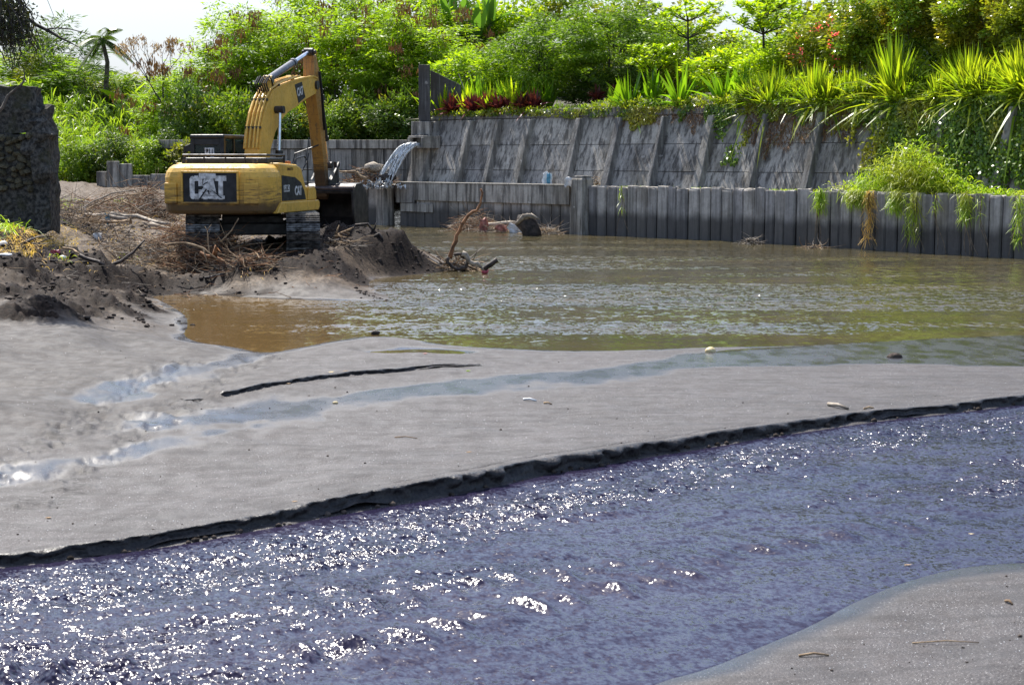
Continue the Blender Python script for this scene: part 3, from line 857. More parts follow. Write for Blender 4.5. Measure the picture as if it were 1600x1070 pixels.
M_foam = t.done(mx.outputs[0])
mouth = Fm @ Vector((0, 1.15, -.1)); landp = AT(598, 291, mouth.y - .6)
m = MB()
for j in range(26):
    o1 = Vector((rnd.uniform(-.22, .22), rnd.uniform(-.08, .08), rnd.uniform(-.05, .05))); o2 = Vector((rnd.uniform(-.42, .35), rnd.uniform(-.2, .2), 0)); ph = rnd.random() * 6; pp = rnd.uniform(1.6, 2.2)
    pts = []
    for k in range(12):
        q = k / 11; c = (mouth + o1).lerp(landp + o2, q); c.z = mouth.z + o1.z + (landp.z - mouth.z) * q ** pp
        pts.append(c + Vector((math.sin(q * 11 + ph) * .02, 0, math.cos(q * 9 + ph) * .015)))
    m.tube(pts, [.045 * (1 - .45 * k / 11) * (.7 + .5 * abs(math.sin(k * 2.1 + ph))) for k in range(12)], 6)
tag(m.build('falling_water', M_foam, smooth=True), 'white jet of water arcing from the drain spout', 'water jet', kind='thing')
m = MB()
for k in range(90):
    an = rnd.uniform(0, 6.28); q = rnd.random() ** .6; c = landp + Vector((math.cos(an) * q * 1.1 - .1, math.sin(an) * q * .4 - .15, rnd.random() ** 2 * .45 * (1 - q * .6) - .05)); s_ = rnd.uniform(.02, .10)
    vs = [c + Vector((rnd.uniform(-1, 1), rnd.uniform(-1, 1), rnd.uniform(-1, 1))) * s_ * 1.3 for _ in range(5)]
    m.add(vs, [(0, 1, 2), (0, 2, 3), (0, 3, 4), (1, 2, 4), (1, 3, 4)])
tag(m.build('splash_foam', M_foam, smooth=True), 'white splashing foam where the spout jet lands on the ledge', 'splash', kind='stuff')

# dark masonry remnant at the left edge
t = NT('old_masonry')
n = t.noise(t.pos(), 1.5, 6, .65); n2 = t.noise(t.pos(), 11, 6, .65)
z = t.xyz()[2]
col = t.mix(t.rng(n2, .35, .7), (.022, .022, .021), (.12, .112, .098))
col = t.mix(t.rng(n, .5, .65, 0, .6), col, (.045, .045, .02))
M_mason = t.done(t.bsdf(col, .9, t.bump(n2, 1, .05), .2))
mas = tag(empty('masonry_ruin', AT(48, 352, 39)), 'dark broken stone and concrete wall stump at the left edge', 'wall ruin')
k0 = mas.location
ppm = F / 39.0
def mz(py): return CAMZ + (HOR - py) * 39.0 / F
def mxx(px): return (px - 800) * 39.6 / F
from mathutils import noise as mnoise
def rough_block(x0, x1, y0, y1, z0, z1, seed, amp=.08, seg=.11, parent=mas, name='block', mat=M_mason, edge=None):
    nx, nz, ny = max(2, int((x1 - x0) / seg)), max(2, int((z1 - z0) / seg)), max(2, int((y1 - y0) / (seg * 2)))
    import bmesh
    bm = bmesh.new(); bmesh.ops.create_grid(bm, x_segments=nx, y_segments=nz, size=.5)
    bm.free()
    m = MB(); pts = []
    def face(fn, a, b):
        vs = [fn(i / a, j / b) for j in range(b + 1) for i in range(a + 1)]
        fs = [(j * (a + 1) + i, j * (a + 1) + i + 1, (j + 1) * (a + 1) + i + 1, (j + 1) * (a + 1) + i) for j in range(b) for i in range(a)]
        out = []
        for v in vs:
            v = Vector(v); q = mnoise.fractal(v * 1.7 + Vector((seed, 0, 0)), 1, 2.1, 4) ; c = mnoise.cell(v * 2.5 + Vector((0, seed, 0)))
            ctr = Vector(((x0 + x1) / 2, (y0 + y1) / 2, (z0 + z1) / 2)); d = (v - ctr).normalized()
            e_ = edge(v) if edge else 1
            out.append(v + d * (q * amp * e_ + c * amp * .35))
        m.add(out, fs)
    L = lambda a, b, q: a + (b - a) * q
    face(lambda u, w: (L(x0, x1, u), y0, L(z0, z1, w)), nx, nz)
    face(lambda u, w: (x1, L(y0, y1, u), L(z0, z1, w)), ny, nz)
    face(lambda u, w: (x0, L(y1, y0, u), L(z0, z1, w)), ny, nz)
    face(lambda u, w: (L(x0, x1, u), L(y0, y1, w), z1), nx, ny)
    face(lambda u, w: (L(x1, x0, u), y1, L(z0, z1, w)), nx, nz)
    return child(m.build(name, mat), parent)
rough_block(mxx(-60), mxx(74), 38.9, 39.6, mz(208), mz(137), 1, .10, name='top_block')
rough_block(mxx(-60), mxx(84), 38.8, 39.7, mz(360), mz(211), 4, .10, name='core_block')
rough_block(mxx(56), mxx(90), 38.7, 39.6, mz(240), mz(168), 7, .26, name='corner_block')
rough_block(mxx(72), mxx(97), 38.7, 39.6, mz(362), mz(206), 9, .16, name='corner_block')
t = NT('fieldstone'); n = t.noise(t.pos(obj=True), 6, 5); ri = t.node('ShaderNodeObjectInfo').outputs['Random']
col = t.mix(t.rng(n, .3, .7), (.04, .037, .026), t.mix(ri, (.08, .072, .045), (.22, .19, .12)))
M_stone = t.done(t.bsdf(col, .9, t.bump(n, .8, .03), .2))
stone_meshes = []
import bmesh
def rock_mesh(seed, sub=2, amp=.35):
    bm = bmesh.new(); bmesh.ops.create_icosphere(bm, subdivisions=sub, radius=1)
    for v in bm.verts:
        v.co *= 1 + amp * mnoise.fractal(v.co * 1.1 + Vector((seed * 3.1, 0, 0)), 1, 2, 3)
    me = bpy.data.meshes.new('rock'); bm.to_mesh(me); bm.free(); return me
stone_meshes = [rock_mesh(k, 1) for k in range(6)]
for me in stone_meshes: me.materials.append(M_stone)
yy = 216
r = random.Random(21)
while yy < 300:
    xx = -40 + r.uniform(0, 8)
    while xx < 74:
        w = r.uniform(8, 20); h = r.uniform(8, 16)
        o = bpy.data.objects.new('stone', r.choice(stone_meshes)); C.objects.link(o)
        o.location = (mxx(xx), 38.80 + r.uniform(-.06, .05), mz(yy + r.uniform(-4, 4))); o.scale = (w / ppm * .52, .14, h / ppm * .52); o.rotation_euler = (0, r.uniform(-.8, .8), r.uniform(-.3, .3))
        child(o, mas)
        xx += w * .95
    yy += 11
# low broken wall pieces beyond the debris
lw = tag(empty('broken_low_wall', AT(205, 300, 70)), 'low broken grey concrete wall remains at the foot of the reed slope', 'wall ruin')
for (a, b, tp, y_) in ((152, 168, 268, 70.5), (168, 188, 252, 70.0), (188, 208, 256, 70.3), (208, 236, 274, 70.6), (236, 262, 272, 70.2)):
    m = MB(); A, B = AT(a, 310, y_), AT(b, 310, y_); zt = AT(a, tp, y_).z
    m.box(((A.x + B.x) / 2, y_, (zt + A.z - .3) / 2), (B.x - A.x - .05, .35, zt - A.z + .3), None, .03)
    child(m.build('panel', M_wall, bevel=.03), lw)
# garden ground behind the wall and the slope beyond
gv, gf = [], []
n = 60
sl = np.linspace(w0 - .2, PLl[-1] - 1.2, n)
rows = [(.12, 4.62), (1.5, 4.72), (5, 5.2), (14, 6.0), (40, 7.5), (120, 9)]
for s in sl:
    for off, z in rows:
        M = frame(s); q = M @ Vector((0, WOFF + (WZ1 - WZ0) * BAT + off, 0)); gv.append((q.x, q.y, z))
for i in range(n - 1):
    for j in range(len(rows) - 1): gf.append((i * len(rows) + j, (i + 1) * len(rows) + j, (i + 1) * len(rows) + j + 1, i * len(rows) + j + 1))
M_soil = plain('garden_soil', (.06, .055, .03), .95, .4, 3, .6, obj=False)
tag(link('garden_ground', np_mesh('garden_ground', gv, gf), M_soil, smooth=True), kind='structure')
# left reed slope
xs_, ys_ = np.linspace(-70, -3, 50), np.linspace(76.9, 150, 40)
GX, GY = np.meshgrid(xs_, ys_)
def slope_z(X, Y): return 1.9 + sst(77, 92, Y) * (3.2 + .9 * fbm(X * .2, Y * .2, 3, 60)) + sst(-14, -9, X) * .6
idx = np.arange(GX.size).reshape(GX.shape)
ff = np.stack([idx[:-1, :-1], idx[:-1, 1:], idx[1:, 1:], idx[1:, :-1]], -1).reshape(-1, 4)
tag(link('slope_ground', np_mesh('slope_ground', np.stack([GX, GY, slope_z(GX, GY)], -1).reshape(-1, 3), ff), M_soil, smooth=True), kind='structure')
# ------------------------------------------------------------------ vegetation
def unit(v): return v / np.maximum(np.linalg.norm(v, axis=-1, keepdims=True), 1e-9)
def diamonds(P, D, N, L, W, fold=.25):
    D = unit(D); S = unit(np.cross(D, N)); N2 = np.cross(S, D)
    L = np.asarray(L)[..., None] if np.ndim(L) else L; W = np.asarray(W)[..., None] if np.ndim(W) else W
    mid = P + D * L * .45
    V = np.stack([P, mid + S * W * .5 - N2 * W * fold, P + D * L - N2 * L * .12, mid - S * W * .5 - N2 * W * fold], 1).reshape(-1, 3)
    return V, np.arange(len(V)).reshape(-1, 4)
def blades(P, D, L, W, droop=.4, seg=4, r=rng, wprof=(.6, 1, .75, .05)):
    n = len(P); D = unit(D); L = np.broadcast_to(L, n)[:, None]; W = np.broadcast_to(W, n)[:, None]; dr = np.broadcast_to(droop, n)[:, None]
    S = unit(np.cross(D, np.array([0, 0, 1.0])) + r.normal(0, .25, (n, 3)))
    hor = D.copy(); hor[:, 2] = 0
    out = []
    for k in range(seg):
        q = k / (seg - 1)
        c = P + D * L * q + np.array([0, 0, -1.0]) * L * dr * q ** 2 + hor * L * dr * .25 * q ** 2
        w = wprof[min(k, 3)] if seg == 4 else np.interp(q, np.linspace(0, 1, len(wprof)), wprof)
        out += [c - S * W * w * .5, c + S * W * w * .5]
    V = np.stack(out, 1)
    base = np.arange(n)[:, None] * (2 * seg)
    F_ = np.concatenate([base + np.array([2 * k, 2 * k + 1, 2 * k + 3, 2 * k + 2]) for k in range(seg - 1)], 1).reshape(-1, 4)
    return V.reshape(-1, 3), F_
def join(parts):
    vs, fs, b = [], [], 0
    for v, f in parts: vs.append(v); fs.append(f + b); b += len(v)
    return np.concatenate(vs), np.concatenate(fs)
def crown_mesh(name, R, n_cl, n_lf, cr, L, W, seed, flat=.45, droop=0.0, shell=.55, elong=1.0, up=.6):
    """R: ellipsoid radii; clumps of leaves spread through the volume, denser to the outside"""
    r = np.random.default_rng(seed)
    d = unit(r.normal(0, 1, (n_cl, 3))); q = shell + (1 - shell) * r.random((n_cl, 1)) ** .6
    lob = 1 + .22 * vnoise(d[:, :1] * 2.1 + seed, d[:, 2:] * 2.1 + d[:, 1:2], seed)
    cen = d * q * lob * np.array(R)
    cen[:, 2] = np.maximum(cen[:, 2], -R[2] * .9)
    crr = cr * (.55 + .9 * r.random(n_cl))
    nl = np.maximum(4, (n_lf * (crr / cr) ** 2).astype(int)); ci = np.repeat(np.arange(n_cl), nl); n = len(ci)
    o = unit(r.normal(0, 1, (n, 3))) * r.random((n, 1)) ** .5 * crr[ci][:, None]; o[:, 2] *= flat
    P = cen[ci] + o
    outd = unit(o + .0001) + unit(cen[ci]) * .5 + r.normal(0, .45, (n, 3)); outd[:, 2] = outd[:, 2] * .5 - droop
    N = np.array([0, 0, 1.0]) * up + r.normal(0, .5, (n, 3)) + unit(P) * .3
    Ls = L * (.6 + .8 * r.random(n))
    V, F_ = diamonds(P, outd, N, Ls, Ls * W / L)
    return np_mesh(name, V, F_), cen
def trunk_mesh(name, H, r0, cen, n_br, seed, base_z=0, lean=.1, forks=1):
    r = random.Random(seed); m = MB()
    idx = sorted(range(len(cen)), key=lambda i: r.random())[:n_br]
    for k in range(forks):
        a = r.uniform(0, 6.28); off = Vector((math.cos(a), math.sin(a), 0)) * r0 * (1.2 if forks > 1 else 0)
        top = Vector((r.uniform(-1, 1) * lean * H + off.x * 6, r.uniform(-1, 1) * lean * H * .5 + off.y * 4, H))
        pts = [off.lerp(top, q) + Vector((math.sin(q * 5 + k) * .04 * H, math.cos(q * 4) * .02 * H, 0)) * q + Vector((0, 0, base_z * (1 - q))) for q in (0, .15, .35, .6, .8, 1)]
        m.tube(pts, [r0 * 1.25, r0, r0 * .85, r0 * .65, r0 * .45, r0 * .25], 7)
        for i in idx[k::forks]:
            c = Vector(cen[i]) + Vector((0, 0, H)); q = r.uniform(.35, .9); s = pts[0].lerp(top, q)
            if c.z < s.z - 1: s = pts[0].lerp(top, .35)
            md = s.lerp(c, .5) + Vector((0, 0, r.uniform(0, .12) * (c - s).length)); rb = r0 * .38 * (1.2 - q)
            m.tube([s, md, c], [rb, rb * .65, rb * .25], 5, cap=False)
    return m.mesh(name)
M_bark = plain('grey_brown_bark', (.11, .09, .07), .9, .4, 4, .8, obj=False)
M_dkbark = plain('dark_bark', (.05, .042, .035), .9, .4, 4, .8, obj=False)
LM = dict(
    leuc=leaf_mat('feathery_bright_leaves', (.085, .165, .012), (.15, .24, .018), (.05, .10, .012), .5),
    fine=leaf_mat('soft_green_leaves', (.06, .13, .014), (.11, .19, .018), (.04, .085, .014), .45),
    term=leaf_mat('glossy_yellow_green_leaves', (.11, .20, .012), (.20, .29, .016), (.07, .13, .01), .5, .35),
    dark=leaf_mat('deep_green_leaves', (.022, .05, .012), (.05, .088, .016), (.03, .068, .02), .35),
    mid=leaf_mat('mid_green_leaves', (.045, .095, .014), (.085, .15, .018), (.10, .12, .02), .4),
    olive=leaf_mat('olive_yellow_leaves', (.07, .12, .014), (.13, .18, .022), (.10, .11, .018), .4, .3),
    hedge=leaf_mat('glossy_hedge_leaves', (.045, .105, .018), (.12, .19, .02), (.18, .18, .02), .35, .28, patch=.8),
    reed=leaf_mat('reed_blades', (.07, .14, .02), (.15, .23, .04), (.05, .10, .02), .42, .4),
    pand=leaf_mat('yellow_green_straps', (.085, .155, .014), (.17, .225, .022), (.05, .10, .012), .5, .35),
    lily=leaf_mat('bright_broad_leaves', (.045, .115, .010), (.085, .17, .014), None, .5, .3),
    ban=leaf_mat('banana_leaves', (.035, .095, .028), (.06, .13, .03), None, .45, .3),
    burg=leaf_mat('burgundy_leaves', (.035, .008, .018), (.085, .018, .035), (.03, .012, .015), .22, .35),
    pink=leaf_mat('pink_bracts', (.55, .06, .22), (.6, .14, .3), None, .4),
    pod=leaf_mat('brown_seed_pods', (.055, .03, .022), (.11, .065, .045), None, .15, .6),
    dryg=leaf_mat('dry_straw', (.30, .22, .10), (.42, .33, .17), (.20, .16, .06), .3, .6),
    gras=leaf_mat('fresh_grass', (.09, .18, .02), (.17, .26, .035), (.15, .19, .05), .45, .4),
    palm=leaf_mat('grey_green_palm_leaflets', (.018, .04, .018), (.035, .065, .025), None, .35, .35),
    vine=leaf_mat('creeper_leaves', (.03, .075, .012), (.07, .13, .018), (.13, .15, .02), .3, .25),
    dryv=leaf_mat('dry_creeper', (.06, .035, .025), (.10, .065, .04), None, .1, .8))

CR = {}
def crown_variant(kind, k):
    key = (kind, k)
    if key not in CR:
        sd = hash(kind) % 97 if False else sum(map(ord, kind)) + k * 7
        spec = dict(
            leuc=((2.6, 2.2, 3.7), 150, 80, .62, .26, .075, .42), fine=((2.4, 2.0, 1.6), 110, 130, .5, .17, .05, .35),
            term=((2.4, 2.0, 1.3), 60, 45, .55, .26, .13, .22), gen=((2.4, 2.2, 2.2), 100, 70, .55, .24, .11, .6),
            bush=((1.0, .9, .75), 60, 55, .26, .13, .06, .7), hedge=((1.7, 1.2, 1.35), 110, 75, .3, .13, .075, .8),
            fan=((2.3, 2.0, 2.4), 85, 80, .6, .34, .06, .5))[kind]
        R_, nc, nl, cr, L, W, fl = spec
        CR[key] = crown_mesh(kind + '_crown', R_, nc, nl, cr, L, W, sd, flat=fl, droop=.25 if kind in ('leuc', 'fine') else .05, shell=.35 if kind != 'term' else .5)
        if kind == 'term':   # layered tiers
            pass
    return CR[key]
def plant_tree(name, label, cat, base, H, kind, var, mat, scale=(1, 1, 1), rz=0.0, trunk=True, r0=.09, forks=1, bark=None, group=None, mat_idx=None, n_br=14):
    e = tag(empty(name, base, rz), label, cat, group)
    me, cen = crown_variant(kind, var)
    if len(me.materials) == 0: me.materials.append(None)
    o = bpy.data.objects.new('crown', me); C.objects.link(o); o.parent = e; o.location = (0, 0, H); o.scale = scale
    o.material_slots[0].link = 'OBJECT'; o.material_slots[0].material = mat
    if trunk:
        c2 = cen * np.array(scale)
        link('trunk', trunk_mesh('trunk', H, r0, c2, n_br, var * 3 + int(base[0] * 10) % 17, forks=forks), bark or M_bark, e)
    return e
def pods(parent, cen_scale, H, n, seed, var):
    r = np.random.default_rng(seed); me, cen = crown_variant('leuc', var)
    c = cen[r.integers(0, len(cen), n)] * np.array(cen_scale)
    c = c + unit(c) * .75 + r.normal(0, .2, (n, 3)) + np.array([0, -.5, 0])
    ci = np.repeat(np.arange(n), 34); P = c[ci] + r.normal(0, .16, (len(ci), 3)) + np.array([0, 0, H])
    D = r.normal(0, .25, (len(ci), 3)); D[:, 2] = -1
    V, F_ = diamonds(P, D, r.normal(0, 1, (len(ci), 3)), .30, .07, .1)
    link('seed_pods', np_mesh('seed_pods', V, F_), LM['pod'], parent)['kind'] = 'stuff'

# main mass of feathery trees beyond the far wall
r = random.Random(4)
spots = [(283, 118, 84, 0), (330, 62, 86, 1), (372, 8, 88, 2), (425, 20, 85, 0), (470, -30, 90, 1), (520, 15, 84.5, 2), (570, -18, 88, 0), (615, 10, 84, 1), (655, -8, 87, 2), (700, 40, 83, 0), (742, 60, 86, 1)]
adj = ['lowest crown, at the left end of the row', 'rounded crown behind the cab', 'tall crown left of the boom', 'crown directly behind the boom curve', 'tallest, rising behind the stick tip', 'full crown just right of the stick', 'tall crown behind the middle of the far wall', 'broad crown next to the tall pillar', 'crown rising behind the tall pillar', 'crown above the burgundy plants', 'rightmost of the row, beside the soft-leaved tree']
for i, (px_, top, Yd, v) in enumerate(spots):
    b = AT(px_, 200, Yd); zt = AT(px_, top, Yd).z; z0 = 3.2
    hh = (zt - z0); sz = hh / 2 / 3.7 * 1.02
    H = hh * .52
    sc = (1.0 + r.uniform(-.08, .12), 1.0, sz)
    e = plant_tree('feathery_tree', 'bright green feathery tree with brown pods, ' + adj[i], 'tree', (b.x, b.y, z0), H, 'leuc', v, LM['leuc'], sc, r.uniform(-.5, .5), r0=.11, group='feathery trees beyond the far wall')
    pods(e, sc, H, (30, 34, 26)[i % 3] if i else 34, 50 + i, v)
UB = ['shaded undergrowth bush behind the far wall, ' + q for q in ('at the far left beside the reeds', 'left of the cab roof', 'right behind the cab roof', 'behind the gap between cab and boom', 'behind the foot of the boom', 'behind the boom pipes', 'seen under the boom curve, left', 'seen under the boom curve, middle', 'just left of the stick', 'hidden mostly by the stick', 'just right of the stick', 'second to the right of the stick', 'over the middle of the far wall', 'second from the tall pillar', 'touching the tall pillar')]
# dark undergrowth below them
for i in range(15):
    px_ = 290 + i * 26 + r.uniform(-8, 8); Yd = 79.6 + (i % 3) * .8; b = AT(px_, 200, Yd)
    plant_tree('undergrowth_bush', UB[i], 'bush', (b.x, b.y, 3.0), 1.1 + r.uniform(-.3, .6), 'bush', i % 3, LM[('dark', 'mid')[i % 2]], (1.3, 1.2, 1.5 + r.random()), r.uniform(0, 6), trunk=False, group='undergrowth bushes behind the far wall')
# bank left: trees, palm
for i, (px_, cy_, w, h, Yd, kd, mt) in enumerate([(92, 96, 1.15, 1.0, 96, 'fan', 'dark'), (168, 146, 1.1, .55, 98, 'fan', 'mid'), (70, 128, 1.2, .9, 94, 'fan', 'mid'), (130, 150, 1.35, .8, 92, 'fan', 'fine'), (190, 165, 1.2, .7, 93, 'gen', 'mid'), (225, 178, 1.1, .65, 94, 'gen', 'leuc'), (30, 140, 1.1, .8, 97, 'gen', 'leuc')]):
    c = AT(px_, cy_, Yd)
    plant_tree('slope_tree', ['dark spiky crown below the hanging branch', 'mid green tree beneath the palm', 'mid green tree behind the masonry ruin', 'soft green drooping tree over the reed slope', 'low spreading green tree right of the drooping tree', 'small bright tree in the dip of the skyline', 'bright tree above the masonry ruin, at the left edge'][i], 'tree', (c.x, c.y, 4.6), max(1.0, c.z - 4.6), kd, i % 2, LM[mt], (w, 1.1, h), i * 1.1, group=None)
pb = AT(162, 150, 90.5); pt = AT(160, 60, 90.5)
palm = tag(empty('palm_tree', (pb.x, pb.y, 5.0)), 'slender palm with grey green fronds against the sky on the left', 'palm')
m = MB(); hp = pt.z - 5.0; m.tube([(0, 0, 0), (.1, 0, hp * .3), (.25, 0, hp * .7), (0, 0, hp)], [.2, .15, .12, .1], 8); m.build('trunk', M_bark, palm)
for k in range(15):
    an = k * 2.4; el = .9 - (k % 5) * .38; Lf = 1.75
    c = [Vector((math.cos(an) * math.cos(el) * Lf * q, math.sin(an) * math.cos(el) * Lf * q, math.sin(el) * Lf * q - .9 * q * q)) + Vector((0, 0, hp)) for q in np.linspace(0, 1, 9)]
    ca_ = np.array(c); qi = np.linspace(0.08, 1, 44); cc = np.stack([np.interp(qi, np.linspace(0, 1, 9), ca_[:, j]) for j in range(3)], 1)
    tan = unit(np.gradient(cc, axis=0)); side = unit(np.cross(tan, [0, 0, 1.0]))
    ll = .42 * np.sin(np.clip(qi * .9 + .12, 0, 1) * math.pi) + .12
    parts_ = []
    for sg in (-1, 1): parts_.append(diamonds(cc, side * sg + tan * .5 + np.array([0, 0, -.45]), np.array([0, 0, 1.0]) + side * 0, ll, .045))
    V, F_ = join(parts_); link('frond', np_mesh('frond', V, F_), LM['palm'], palm)
# bare shrub with brown leaves
db = AT(255, 150, 82); e = tag(empty('withered_tree', (db.x, db.y, 4.2)), 'thin leafless tree with withered brown leaves between sky gap and feathery trees', 'tree')
rr = random.Random(8); m = MB(); tips = []
def grow(p, d, L, r_, dep):
    q = p + d * L; mid = p.lerp(q, .5) + Vector((rr.uniform(-1, 1), rr.uniform(-1, 1), rr.uniform(-.5, 1))) * L * .08
    m.tube([p, mid, q], [r_, r_ * .8, r_ * .6], 5, cap=False); tips.append(q)
    if dep:
        for _ in range(rr.choice((2, 3))):
            nd = (d + Vector((rr.uniform(-1, 1), rr.uniform(-1, 1), rr.uniform(-.3, .8))) * .65).normalized(); grow(q, nd, L * .72, r_ * .6, dep - 1)
grow(Vector((.5, 0, -.4)), Vector((-.30, 0, 1)).normalized(), 1.75, .08, 5)
m.build('trunk', M_dkbark, e)
tp = np.array([tuple(t_) for t_ in tips if t_.z > 1.2]); ci = np.repeat(np.arange(len(tp)), 5); P = tp[ci] + rng.normal(0, .08, (len(ci), 3)); D = rng.normal(0, .5, (len(ci), 3)); D[:, 2] = -1
V, F_ = diamonds(P, D, rng.normal(0, 1, (len(ci), 3)), .17, .05); link('crown', np_mesh('crown', V, F_), leaf_mat('withered_leaves', (.13, .09, .085), (.2, .15, .14), None, .2), e)

# reed slope
n = 17000
u = rng.random(n) * 16.5 - 29.0; v = 77.3 + rng.random(n) ** 1.3 * 15
P = np.stack([u, v, slope_z(u, v) - .1], 1)
keepm = (P[:, 0] / P[:, 1] * F + 800 > -90) & (P[:, 0] / P[:, 1] * F + 800 < 350); P = P[keepm]; n = len(P)
cl = fbm(P[:, 0] * .7, P[:, 1] * .7, 3, 66)
D = np.stack([rng.normal(0, .42, n), rng.normal(-.15, .42, n), np.ones(n)], 1)
V, F_ = blades(P + np.stack([0 * cl, 0 * cl, rng.random(n) * 1.0 * (1 + cl)], 1), D, (.7 + .8 * rng.random(n)) * (1 + .4 * cl), .07, .35 + .5 * rng.random(n))
tag(link('reed_grass', np_mesh('reed_grass', V, F_), LM['reed']), 'dense tall green reeds covering the slope behind the broken wall', 'reeds', kind='stuff')
for i in range(7):
    b = AT(112 + i * 30, 262, 76.2 + (i % 2)); plant_tree('slope_bush', 'leafy bush below the reeds, ' + ('touching the masonry ruin', 'second from the masonry ruin', 'over the left end of the broken low wall', 'over the tallest piece of the broken low wall', 'over the right end of the broken low wall', 'between broken low wall and counterweight', 'nearest the counterweight')[i], 'bush', (b.x, b.y, 1.6), 1.0 + (i % 3) * .25, 'bush', i % 3, LM[('mid', 'reed', 'dark')[i % 3]], (1.2, 1, 1.3), i, trunk=False, group='bushes at the foot of the reed slope')

# planting above the retaining wall ------------------------------------------------
def gtop(px_, back):               # ground point of the garden, seen at column px_, that far behind the wall edge
    s = s_at_wall(px_, 4.7); p = frame(s) @ Vector((0, WOFF + (WZ1 - WZ0) * BAT + back, 0)); 
    k = p.y + 0.0
    q = AT(px_, 170, k)
    off = [o for o, z in rows]; zz = [z for o, z in rows]
    p.z = float(np.interp(back, off, zz)); return p
rows = [(.12, 4.62), (1.5, 4.72), (5, 5.2), (14, 6.0), (40, 7.5), (120, 9)]
# far backing trees
bk_tops = [(650, -5), (720, -15), (800, -25), (880, -15), (960, -8), (1040, 2), (1120, 75), (1200, 45), (1255, 5), (1330, -30), (1410, -30), (1490, -30), (1570, -30), (1650, -30)]
words_ = ['behind the wing panel', 'under the banana leaves', 'behind the soft-leaved tree, left', 'behind the soft-leaved tree, right', 'behind the layered tree, left side', 'behind the layered tree crown', 'low one in the sky gap', 'below the bare sky right of the layered tree', 'behind the pink bougainvillea', 'behind the hedge, left end', 'behind the hedge above the tallest strap plant', 'behind the hedge, middle', 'behind the hedge near the right edge', 'just past the right edge of the hedge']
for i, (px_, top) in enumerate(bk_tops):
    Yd = 92 - i * 1.2; b = AT(px_, 170, Yd); zt = AT(px_, top, Yd).z; H = (zt - 5.5) * .5
    plant_tree('garden_tree', 'dense green background tree ' + words_[i], 'tree', (b.x, b.y, 5.5), H, 'gen', i % 3, LM[('mid', 'dark', 'term', 'mid', 'olive')[i % 5]], (1.25, 1, H / 2.15), i * 1.3, group=None)
# soft tree
for i, (px_, w, lab) in enumerate(((790, 1.0, 'left half of the soft feathery pair with several thin trunks'), (868, 1.15, 'larger right half of the soft feathery pair with several thin trunks'))):
    g = gtop(px_, 2.6 + i); zc_ = AT(px_, 66 + (i == 0) * 14, g.y).z
    plant_tree('soft_tree', lab, 'tree', g, zc_ - g.z, 'fine', i, LM['fine'], (w, 1, 1.05), .4 * i, r0=.07, forks=4, bark=M_dkbark, n_br=28)
# layered trees
tm, tc = None, None
def layered(px_, back, tops, label, rad, seed):
    g = gtop(px_, back); e = tag(empty('layered_tree', g), label, 'tree'); r_ = np.random.default_rng(seed); parts_, m = [], MB()
    Ht = AT(px_, tops[0], g.y).z - g.z
    m.tube([(0, 0, 0), (.05, 0, Ht * .5), (0, 0, Ht + .1)], [.07, .055, .03], 7)
    for ti, tp_ in enumerate(tops):
        z_ = AT(px_, tp_, g.y).z - g.z
        for b_ in range(7):
            an = b_ * .9 + ti * .5 + r_.random() * .4; L_ = rad * (.6 + .5 * r_.random()) * (1 if ti else .75)
            end = Vector((math.cos(an) * L_, math.sin(an) * L_ * .8, z_ + .12 + L_ * .28)); st = Vector((0, 0, z_ - .15)); m.tube([st, st.lerp(end, .5) + Vector((0, 0, -.05)), end], [.03, .02, .008], 5, cap=False)
            for q in (.45, .62, .8, .92, 1.0):
                c = np.array(st.lerp(end, q)) + r_.normal(0, .12, 3) * np.array([1, 1, .35])
                nn = 16; a2 = r_.random(nn) * 6.28; D = np.stack([np.cos(a2), np.sin(a2), r_.normal(.25, .3, nn)], 1)
                P = c + r_.normal(0, .05, (nn, 3)); parts_.append(diamonds(P, D, np.array([0, 0, 1.0]) + r_.normal(0, .35, (nn, 3)), .20 + .12 * r_.random(nn), .11))
    m.build('trunk', M_dkbark, e); V, F_ = join(parts_); link('crown', np_mesh('crown', V, F_), LM['term'], e)
layered(985, 3.4, (28, 55), 'layered yellow green tree, left of the pair with thin trunks', 1.9, 1)
layered(1110, 3.0, (20, 48), 'layered yellow green tree with a bare upright trunk against the sky gap', 1.55, 2)
layered(1065, 5.5, (12, 36), 'layered yellow green tree set further back between the other two', 1.7, 3)
layered(980, 1.6, (88, 110), 'low layered tree with dark umbrella branches above the broad-leaved clump', 1.2, 4)
